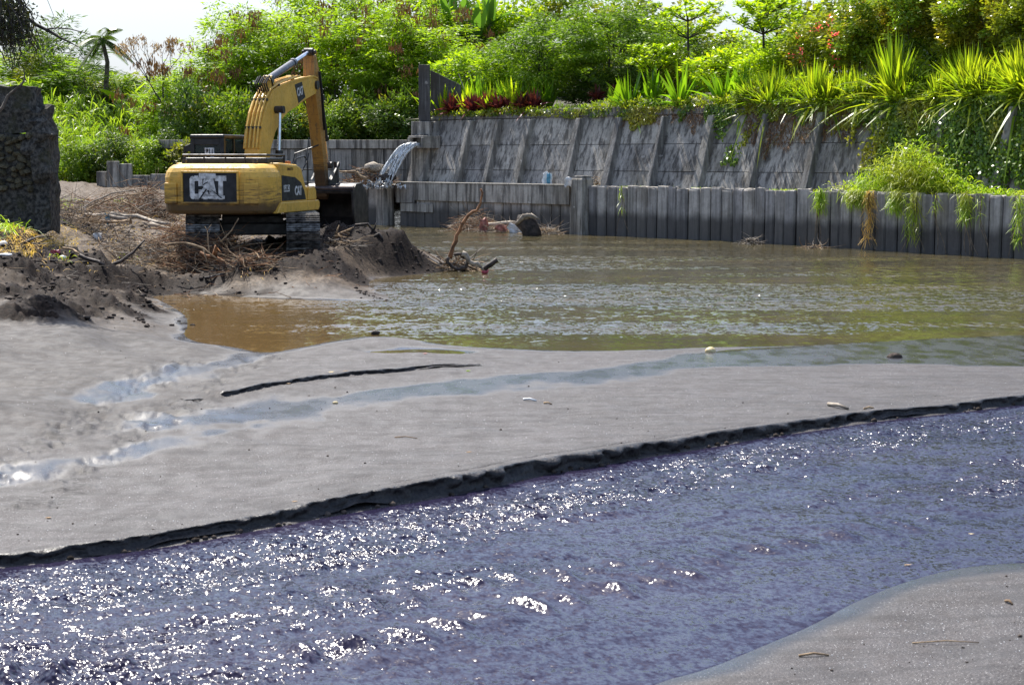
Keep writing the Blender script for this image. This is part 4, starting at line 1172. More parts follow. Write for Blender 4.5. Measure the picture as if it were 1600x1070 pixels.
# shrubs filling the middle
for i, (px_, back, cy_, sx, sz, mt, lab) in enumerate([
    (655, 2.5, 120, 1.5, 1.4, 'leuc', 'bright shrub behind the wing panel'), (705, 3.0, 108, 1.6, 1.5, 'leuc', 'bright shrub above the upright leaves, left'), (760, 3.2, 125, 1.4, 1.2, 'mid', 'mid green shrub above the burgundy plants'),
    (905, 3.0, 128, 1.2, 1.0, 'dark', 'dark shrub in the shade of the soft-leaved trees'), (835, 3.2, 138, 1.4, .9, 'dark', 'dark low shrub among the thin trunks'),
    (1000, 2.6, 118, 1.5, 1.1, 'olive', 'yellowish shrub under the layered trees'), (1075, 2.3, 112, 1.5, 1.1, 'term', 'bright shrub behind the right broad-leaved clump'), (1140, 2.0, 108, 1.3, 1.1, 'term', 'bright shrub left of the first strap plant'),
    (1165, 3.5, 78, 1.4, 1.2, 'olive', 'olive shrub below the sky gap'), (1215, 2.6, 70, 1.4, 1.3, 'olive', 'olive bougainvillea shrub, left part'), (1265, 2.6, 55, 1.4, 1.5, 'olive', 'olive bougainvillea shrub, right part'), (1045, 3.6, 92, 1.4, 1.1, 'mid', 'green shrub behind the layered tree trunks'), (1120, 4.2, 88, 1.3, 1.0, 'leuc', 'pale shrub low behind the bare trunk')]):
    g = gtop(px_, back); z = AT(px_, cy_, g.y).z
    e = plant_tree('garden_shrub', lab, 'shrub', g, max(.4, z - g.z), 'bush', i % 3, LM[mt], (sx, 1.2, sz), i, trunk=True, r0=.04, n_br=8)
    if i in (9, 10):
        n = 260; c = rng.normal(0, 1, (26, 3)); c = unit(c) * np.array([sx * .95, 1.0, sz * .75]); ci = rng.integers(0, 26, n); P = c[ci] + rng.normal(0, .07, (n, 3)) + np.array([0, 0, max(.4, z - g.z)])
        V, F_ = diamonds(P, rng.normal(0, 1, (n, 3)), rng.normal(0, 1, (n, 3)), .09, .07); link('flower_cluster', np_mesh('flower_cluster', V, F_), LM['pink'], e)['kind'] = 'stuff'
# tall hedge right
for i, (px_, cy_) in enumerate(((1300, 40), (1355, 20), (1420, 35), (1480, 20), (1545, 38), (1610, 25), (1390, -25), (1500, -30), (1590, -25), (1320, -15))):
    g = gtop(px_, 2.4 + (1.4 if i > 5 else 0)); z = AT(px_, cy_, g.y).z
    plant_tree('hedge_shrub', 'large glossy green and yellow hedge shrub ' + ['at the left end beside the bougainvillea', 'with deep green leaves, second from left', 'yellowish, above the tallest strap plant', 'mixed green, middle of the hedge', 'yellow toned, right of the middle', 'at the right edge of the picture', 'top back row above the second and third', 'top back row, middle', 'top back row at the right', 'top back row at the left'][i], 'shrub', g, max(.4, z - g.z), 'hedge', i % 3, LM[('hedge', 'hedge', 'olive', 'hedge', 'olive', 'hedge', 'hedge', 'olive', 'hedge', 'hedge')[i]], (1, 1, 1.0), i * .9, r0=.06, n_br=12)
for i in range(16):
    g = gtop(1165 + i * 30, .8 + (i % 2) * .7)
    plant_tree('crest_bush', 'low leafy filler bush between the strap plants, ' + ('far left', 'near left', 'left of the middle', 'in the middle', 'right of the middle', 'before the ivy', 'above the thick ivy', 'at the right edge')[i // 2] + (', front' if i % 2 == 0 else ', back'), 'bush', g, .35, 'bush', i % 3, LM[('mid', 'pand', 'leuc')[i % 3]], (.95, .9, .9), i, trunk=False, group='filler bushes among the strap plants')
# strap plants
def rosette(name, label, cat, base, n, L, W, mat, spread=.75, droop=.45, group=None, seed=1, rz=0.0, mesh=None):
    if mesh is None:
        r_ = np.random.default_rng(seed); a = r_.random(n) * 6.283; el = np.abs(r_.normal(0, spread, n))
        D = np.stack([np.cos(a) * np.sin(el), np.sin(a) * np.sin(el), np.cos(el)], 1)
        P = np.stack([np.cos(a), np.sin(a), 0 * a], 1) * .08 + np.stack([0 * a, 0 * a, r_.random(n) * .25], 1)
        V, F_ = blades(P, D, L * (.65 + .5 * r_.random(n)), W, droop * (.3 + r_.random(n)) * (el + .15), seg=6, r=r_, wprof=(.6, 1, 1, .7, .04))
        mesh = np_mesh(name + '_leaves', V, F_); mesh.materials.append(mat)
    e = tag(empty(name, base, rz), label, cat, group)
    o = bpy.data.objects.new('leaves', mesh); C.objects.link(o); o.parent = e
    return e, mesh
sm = [None] * 3
strap = [(1165, .5, 1.25), (1192, .4, 1.2), (1225, .9, 1.3), (1262, .4, 1.35), (1300, .8, 1.2), (1335, .4, 1.3), (1382, .5, 1.75), (1420, 1.0, 1.2), (1455, .4, 1.1), (1492, .7, 1.45), (1528, .4, 1.3), (1560, .7, 1.5), (1598, .4, 1.5), (1640, .5, 1.4)]
slab_ = ['small one right of the broad-leaved clumps', 'leftmost full one over the dry creeper', 'behind and between the first two in front', 'above the brown creeper patch', 'upright one behind the brown creeper', 'wide one left of the tallest', 'tallest and yellowest of the row', 'half hidden right of the tallest', 'low one over the dark ivy', 'tall arching one right of the dark ivy', 'front one at the thick ivy', 'upright one at the thick ivy', 'cut by the right picture edge', 'just beyond the right edge']
strap2 = [(1180, 1.2, 1.3, 'back row plant between the small and the leftmost full one'), (1210, 1.4, 1.35, 'back row plant second from the left'), (1245, 1.3, 1.4, 'back row plant third from the left'), (1282, .35, 1.1, 'low front plant over the brown creeper'), (1318, 1.4, 1.35, 'back row plant above the brown creeper'), (1358, 1.3, 1.35, 'back row plant left of the tallest'), (1405, .35, 1.1, 'low front plant right of the tallest'), (1438, 1.5, 1.5, 'back row plant above the dark ivy, left'), (1475, 1.6, 1.55, 'back row plant above the dark ivy, right'), (1510, .35, 1.2, 'low front plant before the thick ivy'), (1545, 1.5, 1.5, 'back row plant above the thick ivy'), (1580, .4, 1.3, 'front plant last but one before the right edge')]
strap += [q[:3] for q in strap2]; slab_ += [q[3] for q in strap2]
for i, (px_, back, L) in enumerate(strap):
    g = gtop(px_, back)
    k = i % 3
    e, sm[k] = rosette('strap_leaf_plant', 'yellow green strap-leaved plant, ' + slab_[i], 'plant', g - Vector((0, 0, .1)), 190, 1.25, .06, LM['pand'], .72, .42, 'strap-leaved plants along the wall top', 30 + k, i * 1.7, sm[k])
    e.scale = (L / 1.25 * (1.16 + .12 * math.sin(i * 2.3)),) * 3
for i, (px_, back, L, lab) in enumerate(((972, .5, 1.05, 'broad-leaved green clump at the ivy corner'), (1000, .8, 1.15, 'broad-leaved clump, taller and behind'), (1052, .5, 1.2, 'dark green broad-leaved clump in the middle'), (1112, .7, 1.05, 'broad-leaved clump left of the strap plants'), (1140, .9, 1.1, 'upright broad-leaved clump next to the strap plants'), (932, 1.0, .9, 'single upright broad leaf plant'))):
    g = gtop(px_, back)
    rosette('broad_leaf_plant', lab, 'plant', g, 46 if i < 5 else 4, L * 1.5, .16 if i < 5 else .34, LM['lily'], .55 if i < 5 else .15, .35, None, 60 + i, i)
for i in range(15):
    px_ = 645 + i * 12.5 + r.uniform(-4, 4); g = gtop(px_, .45 + (i % 3) * .55)
    rosette('canna_plant', 'upright bright green plant above the wall, ' + ('first, touching the tall pillar', 'second from the tall pillar', 'third from the tall pillar', 'fourth, at the end of the wing panel', 'fifth, just left of the burgundy row', 'behind the first burgundy plant', 'behind the pale dry stalk', 'behind the second burgundy plant', 'behind the third burgundy plant', 'behind the middle of the burgundy row', 'behind the fifth burgundy plant', 'behind the sixth burgundy plant', 'behind the seventh burgundy plant', 'behind the last burgundy plant', 'right of the burgundy row, the last one')[i], 'plant', g, 34, 1.35 + .4 * r.random(), .12, LM['lily' if i % 3 else 'term'], .38, .25, 'upright green plants ' + ('beside the wing panel' if i < 5 else 'behind the burgundy plants'), 80 + i, i)
for i in range(8):
    px_ = 704 + i * 17 + r.uniform(-4, 4); g = gtop(px_, .28 + (i % 2) * .2)
    rosette('burgundy_plant', 'burgundy leafy plant in the edge row, ' + ('first beside the pale stalk', 'second from the left', 'third from the left', 'fourth, under the dry stalk tip', 'fifth, in the middle right', 'sixth, under the mid green shrub', 'seventh, last but one on the right', 'rightmost, next to the ground cover')[i], 'plant', g + Vector((0, 0, .15)), 90, .80, .11, LM['burg'], .75, .3, 'burgundy plants along the wall edge', 100 + i, i)
for i, (px_, b_) in enumerate(((795, 1.2), (905, 2.2), (890, 1.6))):
    g = gtop(px_, b_); rosette('red_leaf_shrub', ['red-leaved shrub right of the canna plants', 'red-leaved shrub under the layered tree', 'dark red shrub in the shade of the soft tree'][i], 'shrub', g + Vector((0, 0, .5)), 80, .5, .08, LM['burg'], .8, .3, None, 120 + i, i)
# banana plants
for i, (px_, top, lab) in enumerate(((705, 5, 'large banana plant with arching leaves left'), (765, -5, 'banana plant with upright leaves, right'), (742, 25, 'lower banana plant between the two'))):
    b = AT(px_, 100, 88); zt = AT(px_, top, 88).z
    e, _ = rosette('banana_plant', lab, 'banana plant', (b.x, b.y, zt - 1.6), 11, 2.9, .55, LM['ban'], .8, .55, None, 140 + i, i)
    m = MB(); m.tube([(0, 0, -(zt - 1.6 - 5.5)), (0, 0, .3)], [.16, .1], 8); m.build('trunk', M_bark, e)
b = AT(190, 135, 90); e, _ = rosette('banana_plant', 'banana plant with one long leaf reaching into the sky gap, left', 'banana plant', (b.x, b.y, 5.6), 6, 2.3, .45, LM['leuc'], .95, .35, None, 150, 2.0)
# white plume stalk above the burgundy plants
g = gtop(712, .8); m = MB(); m.tube([(0, 0, 0), (-.1, 0, .9), (-.45, 0, 1.9)], [.02, .03, .012], 6)
tag(m.build('dry_stalk', plain('pale_dry_stalk', (.45, .42, .34), .8), loc=g), 'pale dry stalk leaning up above the burgundy plants', 'stalk')

# edge cover and creepers (uncountable)
def wall_leaves(name, label, n, fn, mat, L, W, hang=True, outr=(.02, .16), cat='creeper'):
    s = np.empty(0); P = []
    tries = 0
    s0, s1 = s_at_wall(600), PLl[-1] - 1.3
    r_ = np.random.default_rng(sum(map(ord, name + label)))
    while len(P) < n and tries < n * 14:
        tries += 1
        a = s0 + (s1 - s0) * r_.random(); z = WZ0 + (4.95 - WZ0) * r_.random()
        c, zz = a, z
        if r_.random() < fn(a, z, r_): P.append(tuple(wface(a, min(z, 4.9), r_.uniform(*outr))))
    P = np.array(P); n = len(P)
    D = np.stack([r_.normal(0, .5, n), r_.normal(-.3, .4, n), r_.normal(-.8, .4, n)], 1)
    V, F_ = diamonds(P, D, np.array([-.5, -.7, .6]) + r_.normal(0, .4, (n, 3)), L * (.6 + .8 * r_.random(n)), W)
    return tag(link(name, np_mesh(name, V, F_), mat), label, cat, kind='stuff')
sx = {p_: s_at_wall(p_, 4.0) for p_ in (600, 690, 800, 930, 960, 1010, 1100, 1125, 1150, 1175, 1230, 1290, 1345, 1400, 1450, 1500, 1560, 1600, 1700)}
kx = sorted(sx); ks = [sx[k_] for k_ in kx]
def pxs(s): return np.interp(s, ks, kx)
def dens_ivy(s, z, r_):
    x = pxs(s); low = np.interp(x, [600, 800, 955, 965, 1000, 1090, 1108, 1125, 1150, 1190, 1300, 1345, 1365, 1400, 1450, 1530, 1600, 1700], [4.9, 4.75, 4.6, 4.25, 4.4, 4.5, 4.1, 2.6, 3.0, 4.25, 4.3, 4.1, 2.9, 2.6, 2.6, 3.1, 2.9, 2.9])
    low += .9 * float(vnoise(np.array([s * 2.2]), np.array([0.5]), 3)[0]) * (1 if x > 955 else .15)
    if z < low: return 0
    d = float(vnoise(np.array([s * 1.6]), np.array([z * 1.6]), 5)[0]) + .35
    if 1110 < x < 1180 and z < 4.2: d -= .35
    return max(0, min(1, d * 1.6 + (.8 if z > 4.55 else 0)))
wall_leaves('wall_creeper', 'green creeper hanging over the top and face of the retaining wall', 24000, dens_ivy, LM['vine'], .12, .085)
def dens_ivy2(s, z, r_):
    x = pxs(s)
    if x < 1335: return 0
    low = np.interp(x, [1335, 1370, 1400, 1450, 1480, 1530, 1600, 1700], [4.0, 2.9, 2.3, 2.2, 2.7, 2.4, 2.1, 2.1]) + .8 * float(vnoise(np.array([s * 2.6]), np.array([.5]), 13)[0])
    if z < low: return 0
    return max(0, min(1, float(vnoise(np.array([s * 1.3]), np.array([z * 1.3]), 15)[0]) * 1.5 + .8))
wall_leaves('wall_ivy', 'thick dark green ivy curtain covering the right part of the retaining wall', 27000, dens_ivy2, LM['vine'], .13, .09, outr=(.04, .36))
wall_leaves('ivy_stems', 'dark matted stems under the thick ivy curtain', 5000, dens_ivy2, LM['dryv'], .3, .02, outr=(.01, .08))
def dens_dry(s, z, r_):
    x = pxs(s); 
    if not (1160 < x < 1360 or 960 < x < 1110): return 0
    low = np.interp(x, [960, 1110, 1160, 1210, 1260, 1300, 1360], [4.35, 4.3, 4.0, 3.3, 3.5, 3.9, 3.6]) + .5 * float(vnoise(np.array([s * 3]), np.array([2.5]), 3)[0])
    return .9 if z > low else 0
wall_leaves('dry_creeper', 'brown dried creeper stems matted on the wall below the strap plants', 5000, dens_dry, LM['dryv'], .22, .018, outr=(.02, .09))
# low planting on the wall crest
P = []; r_ = np.random.default_rng(77)
n = 13000
s = s_at_wall(640) + (PLl[-1] - 1.5 - s_at_wall(640)) * r_.random(n); back = r_.random(n) ** 1.5 * 1.8 - .12
x = pxs(s); hh = np.interp(x, [640, 700, 830, 930, 960, 1000, 1150, 1200, 1700], [.15, .2, .30, .36, .5, .5, .5, .35, .3]) * (1 + .6 * fbm(s * 1.4, back, 3, 9))
P = np.array([tuple(frame(a) @ Vector((0, WOFF + (WZ1 - WZ0) * BAT + b, 4.66))) for a, b in zip(s, back)]); P[:, 2] += hh * r_.random(n) ** .7
D = np.stack([r_.normal(0, .6, n), r_.normal(0, .6, n), r_.normal(.6, .5, n)], 1)
V, F_ = diamonds(P, D, np.array([0, -.3, 1.0]) + r_.normal(0, .4, (n, 3)), .10 + .12 * r_.random(n), .055)
tag(link('edge_planting', np_mesh('edge_planting', V, F_), leaf_mat('low_yellow_green_leaves', (.09, .14, .014), (.18, .22, .02), (.06, .12, .014), .45)), 'low yellow green ground cover along the crest of the retaining wall', 'ground cover', kind='stuff')

# grasses on the ledge, dense between the ivy columns
def ledge_pt(px_arr, back, z):
    out = []
    for q, b in zip(px_arr, back): out.append(tuple(frame(np.interp(q, lkx, lks)) @ Vector((0, b, z))))
    return np.array(out)
lkx = list(range(900, 1760, 20)); lks = [s_at(k_) for k_ in lkx]
n = 5200; q = np.concatenate([r_.normal(1400, 55, int(n * .62)), r_.uniform(1300, 1650, n - int(n * .62))]); q = np.clip(q, 1290, 1740); back = .15 + r_.random(n) * 1.2
P = ledge_pt(q, back, PTOP - .08); dn = np.exp(-((q - 1400) / 75) ** 2)
P[:, 2] += r_.random(n) * (.15 + 1.35 * dn) * (.4 + .8 * r_.random(n))
D = np.stack([r_.normal(0, .6, n), r_.normal(-.2, .5, n), r_.normal(1, .25, n)], 1)
V, F_ = blades(P, D, (.22 + .38 * r_.random(n)) * (.6 + .7 * dn), .032, .5 + r_.random(n) * .5, r=r_)
tag(link('ledge_grass', np_mesh('ledge_grass', V, F_), LM['gras']), 'bright tall grass growing on the ledge between piles and retaining wall', 'grass', kind='stuff')
n = 1100; q = r_.uniform(830, 1300, n); P = ledge_pt(q, .3 + r_.random(n) * .8, PTOP - .08); D = np.stack([r_.normal(0, .5, n), r_.normal(-.2, .4, n), np.ones(n)], 1)
kp = fbm(q * .03, q * 0, 2, 3) > .12
V, F_ = blades(P[kp], D[kp], .2, .02, .5, r=r_); tag(link('ledge_weeds', np_mesh('ledge_weeds', V, F_), LM['gras']), 'sparse weeds at the foot of the retaining wall', 'weeds', kind='stuff')
# tufts hanging over the piles, some with bare roots
M_root = plain('pale_roots', (.20, .15, .10), .9, .4, 8, .3, obj=False)
for i, (px_, low, wd, rt, lab) in enumerate(((1283, 330, 9, 1, 'grass tuft with long roots hanging down the piles, leftmost'), (1340, 318, 22, 0, 'wide grass tuft spilling over the piles below the dense grass'), (1358, 380, 8, 1, 'thin straw tuft hanging to the waterline'), (1402, 330, 12, 0, 'grass spilling over the pile heads right of the wide tuft'), (1428, 372, 12, 1, 'long grass curtain reaching almost to the water'), (1462, 335, 4, 1, 'bare root stem winding down the piles'), (1508, 345, 9, 1, 'short bright tuft over two bare roots'), (1532, 350, 3, 1, 'forked bare roots right of the short tuft'), (1592, 380, 6, 1, 'curved roots with leaves at the right edge'), (975, 330, 2, 1, 'thin dry twig caught on the piles right of the pier'))):
    s = s_at(px_); base = frame(s, -.03).translation; e = tag(empty('hanging_tuft', (base.x, base.y, PTOP)), lab, 'hanging plant')
    zl = AT(px_, low, base.y).z - PTOP; nn = int(wd * 26) if wd > 4 else 24
    dx_ = on_line(s)[1]
    a = r_.normal(0, wd * .012, nn); zz = zl * r_.random(nn) ** 1.2 + .06
    P = np.stack([dx_.x * a - .05, dx_.y * a - .06, zz], 1); P[:, :2] += r_.normal(0, .035, (nn, 2)) - np.array([.03, .04])
    D = np.stack([r_.normal(0, .5, nn) , r_.normal(-.3, .3, nn), r_.normal(-.35, .5, nn)], 1)
    V, F_ = blades(P, D, .16 + .18 * r_.random(nn), .022, .5, r=r_); link('leaves', np_mesh('leaves', V, F_), LM['dryg' if i == 2 else 'gras'], e)
    if rt:
        for k in range(2 if wd < 7 else 4):
            m = MB(); x0 = r.uniform(-.1, .1) * wd * .06; sw = r.uniform(-.5, .5); ph = r.random() * 6
            pts = [Vector((dx_.x, dx_.y, 0)) * (x0 + sw * q_ ** 2 + .05 * math.sin(q_ * 9 + ph)) + Vector((-.06, -.08, .02 - (PTOP - .02) * q_)) for q_ in np.linspace(0, 1, 12)]
            m.tube(pts, [.016 * (1 - .5 * k_ / 11) for k_ in range(12)], 5); m.build('root', M_root, e)

# branch hanging in from the top left, close
ob = tag(empty('overhanging_branch', AT(0, 5, 30)), 'dark bare branch with hanging twigs reaching in at the top left', 'branch')
o0 = ob.location
def L2(px_, py_, Yd=30): return AT(px_, py_, Yd) - o0
m = MB(); m.tube([L2(-60, -30), L2(-10, -5), L2(22, 16), L2(40, 27), L2(56, 39), L2(70, 46), L2(82, 52), L2(95, 60), L2(108, 66), L2(124, 75)], [.06, .05, .042, .036, .033, .03, .028, .02, .014, .005], 7)
m.build('limb', M_dkbark, ob)
m = MB(); m.tube([L2(72, 46), L2(90, 44), L2(110, 46), L2(130, 51), L2(146, 57)], [.016, .013, .010, .008, .003], 6); m.build('side_branch', M_dkbark, ob)
m = MB(); m.tube([L2(-6, 180), L2(4, 168), L2(12, 150), L2(22, 142), L2(34, 132), L2(39, 124), L2(37, 108)], [.03, .03, .026, .024, .022, .016, .008], 6); m.build('side_branch', M_bark, ob)
rr = random.Random(31); m = MB(); tw = []
for k in range(120):
    x, y = rr.uniform(-30, 40), rr.uniform(-30, 30); Yd = 30 + rr.uniform(-.6, .6); pts = [L2(x, y, Yd)]
    dx_, ln = rr.uniform(-.5, .9), rr.choice((4, 6, 9))
    for j in range(ln):
        x += dx_ * 5 + rr.uniform(-4, 4); y += rr.uniform(6, 13); pts.append(L2(x, y, Yd)); tw.append(pts[-1])
    m.tube(pts, [.011 * (1 - .7 * j / ln) + .003 for j in range(ln + 1)], 4, cap=False)
m.tube([L2(30, 10), L2(50, 22), L2(75, 30), L2(85, 50)], [.006, .005, .004, .002], 4, cap=False); m.tube([L2(70, -10), L2(84, 25), L2(78, 38)], [.005, .004, .002], 4, cap=False)
tg = m.build('twigs', M_dkbark, ob); tg['kind'] = 'stuff'
tw = np.array([tuple(p) for p in tw if p.z > L2(0, 95).z]); ci = rng.integers(0, len(tw), 2600); P = tw[ci] * 1.0 + rng.normal(0, .09, (len(ci), 3)); kp = (P[:, 2] > L2(0, 70).z) | (rng.random(len(P)) < .25); P = P[kp]
V, F_ = diamonds(P, rng.normal(0, 1, P.shape) + np.array([0, 0, -.8]), rng.normal(0, 1, P.shape), .09, .035); link('leaves', np_mesh('leaves', V, F_), leaf_mat('dusky_leaves', (.010, .018, .008), (.03, .035, .015), None, .15), ob)['kind'] = 'stuff'
# ------------------------------------------------------------------ excavator
def paint(name, base, dirt=.5, rust=.3, low=None):
    t = NT(name)
    p = t.pos(obj=True)
    n = t.noise(p, 2.2, 6, .65); n2 = t.noise(t.pos((1, 1, 1), obj=True), 13, 6, .7)
    scr = t.noise(t.pos((1.2, 1.2, 14), obj=True), 2.0, 6, .7)
    drip = t.noise(t.pos((7, 7, .5), obj=True), 1.6, 5, .6)
    col = t.mix(t.rng(n, .3, .7), base, tuple(c * .78 for c in base))
    col = t.mix(t.rng(drip, .52, .70, 0, dirt * .7), col, (.12, .075, .03))
    col = t.mix(t.rng(n2, .56, .70, 0, dirt), col, (.10, .065, .035))
    col = t.mix(t.rng(scr, .60, .68, 0, rust), col, (.035, .022, .016))
    rough = t.rng(n2, .4, .7, .38, .8)
    if low:
        z = t.math('ADD', t.xyz(t.tc.outputs['Object'])[2], t.math('MULTIPLY', t.noise(p, 3, 5), .35))
        f = t.rng(z, low + .28, low + .12)
        col = t.mix(t.math('MULTIPLY', f, .9), col, t.mix(t.rng(n2, .4, .65), (.016, .012, .011), (.06, .032, .016)))
        f2 = t.rng(z, low + .8, low + .35, 0, .85)
        col = t.mix(t.math('MULTIPLY', f2, t.rng(scr, .40, .62)), col, (.09, .05, .02))
    return t.done(t.bsdf(col, rough, t.bump(n2, .15, .01), .5))
YEL = (.74, .43, .065)
M_yel = paint('worn_yellow_paint', YEL, .35, .35)
M_cw = paint('scraped_yellow_paint', YEL, .4, .85, low=1.16)
M_stick = paint('stained_yellow_paint', (.42, .20, .035), 1.0, .7, low=1.9)
M_blk = plain('black_paint', (.012, .012, .014), .45, .3, 8, .1)
M_blk2 = plain('worn_black_steel', (.03, .026, .024), .55, .5, 6, .3)
M_grs = plain('greasy_black', (.008, .008, .008), .5, .3, 8, .3)
M_steel = plain('bare_polished_steel', (.42, .42, .42), .28, .35, 8, .15, metal=.8)
M_shoe = plain('muddy_track_steel', (.15, .14, .13), .38, .6, 9, .4, metal=.6)
M_chrome = plain('chrome_rod', (.6, .62, .66), .15, .1, 8, .0, metal=.9)
M_cyl = plain('grey_cylinder_paint', (.085, .09, .11), .4, .2, 8, .1)
M_white = plain('worn_white_lettering', (.62, .62, .62), .6, .35, 9, .1)
M_decal = plain('black_decal', (.009, .010, .014), .6, .4, 5, .05)
t = NT('cab_glass')
gl = t.bsdf((.012, .03, .035), .08, None, .6); t2 = t.node('ShaderNodeBsdfTransparent'); t2.inputs[0].default_value = (.35, .5, .5, 1)
mx = t.node('ShaderNodeMixShader'); mx.inputs[0].default_value = .4
t.l.new(t2.outputs[0], mx.inputs[1]); t.l.new(gl, mx.inputs[2]); M_glass = t.done(mx.outputs[0])
M_seat = plain('green_seat_cloth', (.02, .10, .075), .9, .3, 5, .3)
M_hose = plain('rubber_hose', (.012, .012, .012), .5, .2, 5, .1)

ex = empty('excavator', (-6.54, 42.0, .72), math.radians(-12.4))
tag(ex, 'muddy yellow tracked excavator seen from behind with its bucket down', 'excavator')
def text_part(name, s, size, parent, M, mat, ext=.004, bold=.0, xs=1.0):
    cu = bpy.data.curves.new('letters', 'FONT'); cu.body = s; cu.size = size; cu.extrude = ext; cu.offset = bold; cu.align_x = 'CENTER'; cu.align_y = 'CENTER'; cu.resolution_u = 4
    o = bpy.data.objects.new('letters', cu); C.objects.link(o)
    bpy.context.view_layer.update()
    dg = bpy.context.evaluated_depsgraph_get()
    me = bpy.data.meshes.new_from_object(o.evaluated_get(dg)); bpy.data.objects.remove(o)
    me.transform(Matrix.Diagonal((xs, 1, 1, 1)))
    me.materials.clear(); me.materials.append(mat)
    ob = bpy.data.objects.new(name, me); C.objects.link(ob); ob.parent = parent; ob.matrix_local = M
    return ob
# --- undercarriage: runs along the line of sight, 19 degrees off the body
U = Matrix.Rotation(math.radians(21.7), 4, 'Z')
m = MB()
m.box((0, 0, .62), (1.5, 1.9, .42), U); m.box((0, .9, .5), (2.2, .5, .3), U); m.box((0, -.9, .5), (2.2, .5, .3), U)
m.tube([(0, 0, .8), (0, 0, .97)], .62, 24, U)
m.build('car_body', M_grs, ex, bevel=.03)
shoe = MB()
shoe.box((0, 0, 0), (.80, .185, .03)); 
for yy_ in (-.06, .0, .06): shoe.prism([(yy_ - .010, .014), (yy_ + .010, .014), (yy_ + .006, .045), (yy_ - .006, .045)], -.4, .4, 'x')
shoe_me = shoe.mesh('track_shoe'); shoe_me.materials.append(M_shoe)
for sx in (-1, 1):
    cx = 1.19 * sx
    m = MB(); m.box((cx, 0, .47), (.34, 3.0, .36), U); m.box((cx, 0, .60), (.42, 2.2, .12), U)
    tf = m.build('track_frame', M_grs, ex, bevel=.03)
    for ye, rr in ((-1.75, .33), (1.75, .31)):
        m = MB(); m.tube([U @ Vector((cx - .12, ye, .45)), U @ Vector((cx + .12, ye, .45))], rr, 20); m.tube([U @ Vector((cx - .2, ye, .45)), U @ Vector((cx + .2, ye, .45))], .15, 14)
        m.build('drive_sprocket' if ye < 0 else 'idler_wheel', M_blk2, ex, bevel=.015)
    m = MB()
    for k in range(7):
        y_ = -1.3 + k * .43; m.tube([U @ Vector((cx - .16, y_, .22)), U @ Vector((cx + .16, y_, .22))], .13, 12)
    m.build('track_rollers', M_blk2, ex)
    # chain of shoes round a stadium
    R_, L_ = .41, 1.75; per = 4 * L_ + 2 * math.pi * R_; nsh = 46
    chain = empty('track_chain'); chain.parent = ex
    chain.matrix_local = U
    for k in range(nsh):
        d = per * (k + .5) / nsh
        if d < 2 * L_: y_, z_, an = -L_ + d, .45 + R_, 0
        elif d < 2 * L_ + math.pi * R_: q = (d - 2 * L_) / R_; y_, z_, an = L_ + R_ * math.sin(q), .45 + R_ * math.cos(q), -q
        elif d < 4 * L_ + math.pi * R_: y_, z_, an = L_ - (d - 2 * L_ - math.pi * R_), .45 - R_, math.pi
        else: q = (d - 4 * L_ - math.pi * R_) / R_; y_, z_, an = -L_ - R_ * math.sin(q), .45 - R_ * math.cos(q), math.pi - q
        o = bpy.data.objects.new('track_shoe', shoe_me); C.objects.link(o); o.parent = chain
        o.matrix_local = Matrix.Translation((cx, y_, z_)) @ Matrix.Rotation(an, 4, 'X')
# --- counterweight
def plan(ins=0.0, w=1.36, yr=-2.72, yf=-1.55):
    w -= ins; yr += ins
    pts = [(-w, yf)]
    pts += [(-w, -1.95)]
    for k in range(7):
        a = k / 6 * math.pi / 2
        pts.append((-w + .42 * (1 - math.cos(a)) * 1.0, -1.95 + (yr + .07 + 1.95) * math.sin(a)))
    pts += [(-.5, yr), (0, yr - .01), (.5, yr)]
    q = [(-x, y) for x, y in pts[:9]][::-1]
    return pts + q
def ring(ins, z, **k): return [Vector((x, y, z)) for x, y in plan(ins, **k)]
m = MB()
m.loft([ring(.16, .90), ring(.05, .93), ring(.02, 1.0), ring(.0, 1.2), ring(.0, 1.62), ring(.0, 1.78), ring(.03, 1.90), ring(.09, 2.0), ring(.18, 2.07), ring(.32, 2.10)][::1])
cw = m.build('counterweight', M_cw, ex, smooth=False, bevel=.02)
# raised frame around the sign recess, panels and seams
m = MB()
def fr(x0, x1, z0, z1, y, th=.035, b=.05):
    for c_, s_ in ((((x0 + x1) / 2, y, z1 - b / 2), (x1 - x0, th, b)), (((x0 + x1) / 2, y, z0 + b / 2), (x1 - x0, th, b)), ((x0 + b / 2, y, (z0 + z1) / 2), (b, th, z1 - z0 - 2 * b)), ((x1 - b / 2, y, (z0 + z1) / 2), (b, th, z1 - z0 - 2 * b))): m.box(c_, s_)
fr(-.70, .74, 1.16, 1.93, -2.735, .07, .045)
m.build('recess_frame', M_cw, cw, bevel=.012)
m = MB(); m.box((.02, -2.731, 1.545), (1.34, .03, .68)); sign = m.build('sign_panel', M_decal, cw)
for sx in (-1, 1):
    m = MB(); m.box((sx * 1.02, -2.60, 1.42), (.34, .12, .56), Matrix.Rotation(0, 4, 'Z')); 
    M2 = Matrix.Translation((sx * 1.0, -2.595, 1.40)) @ Matrix.Rotation(sx * math.radians(13), 4, 'Z')
    m = MB(); m.box((0, 0, 0), (.36, .16, .50), M2); m.build('bumper_panel', M_cw, cw, bevel=.03)
for sx in (-1, 1):
    m = MB(); m.tube([(sx * .9, -2.1, 2.06), (sx * .9, -2.1, 2.2)], .05, 8); m.tube([(sx * .9, -2.1, 2.17), (sx * .9, -1.95, 2.17)], .03, 8); m.build('lifting_eye', M_blk2, cw)
RX = Matrix.Rotation(math.pi / 2, 4, 'X')
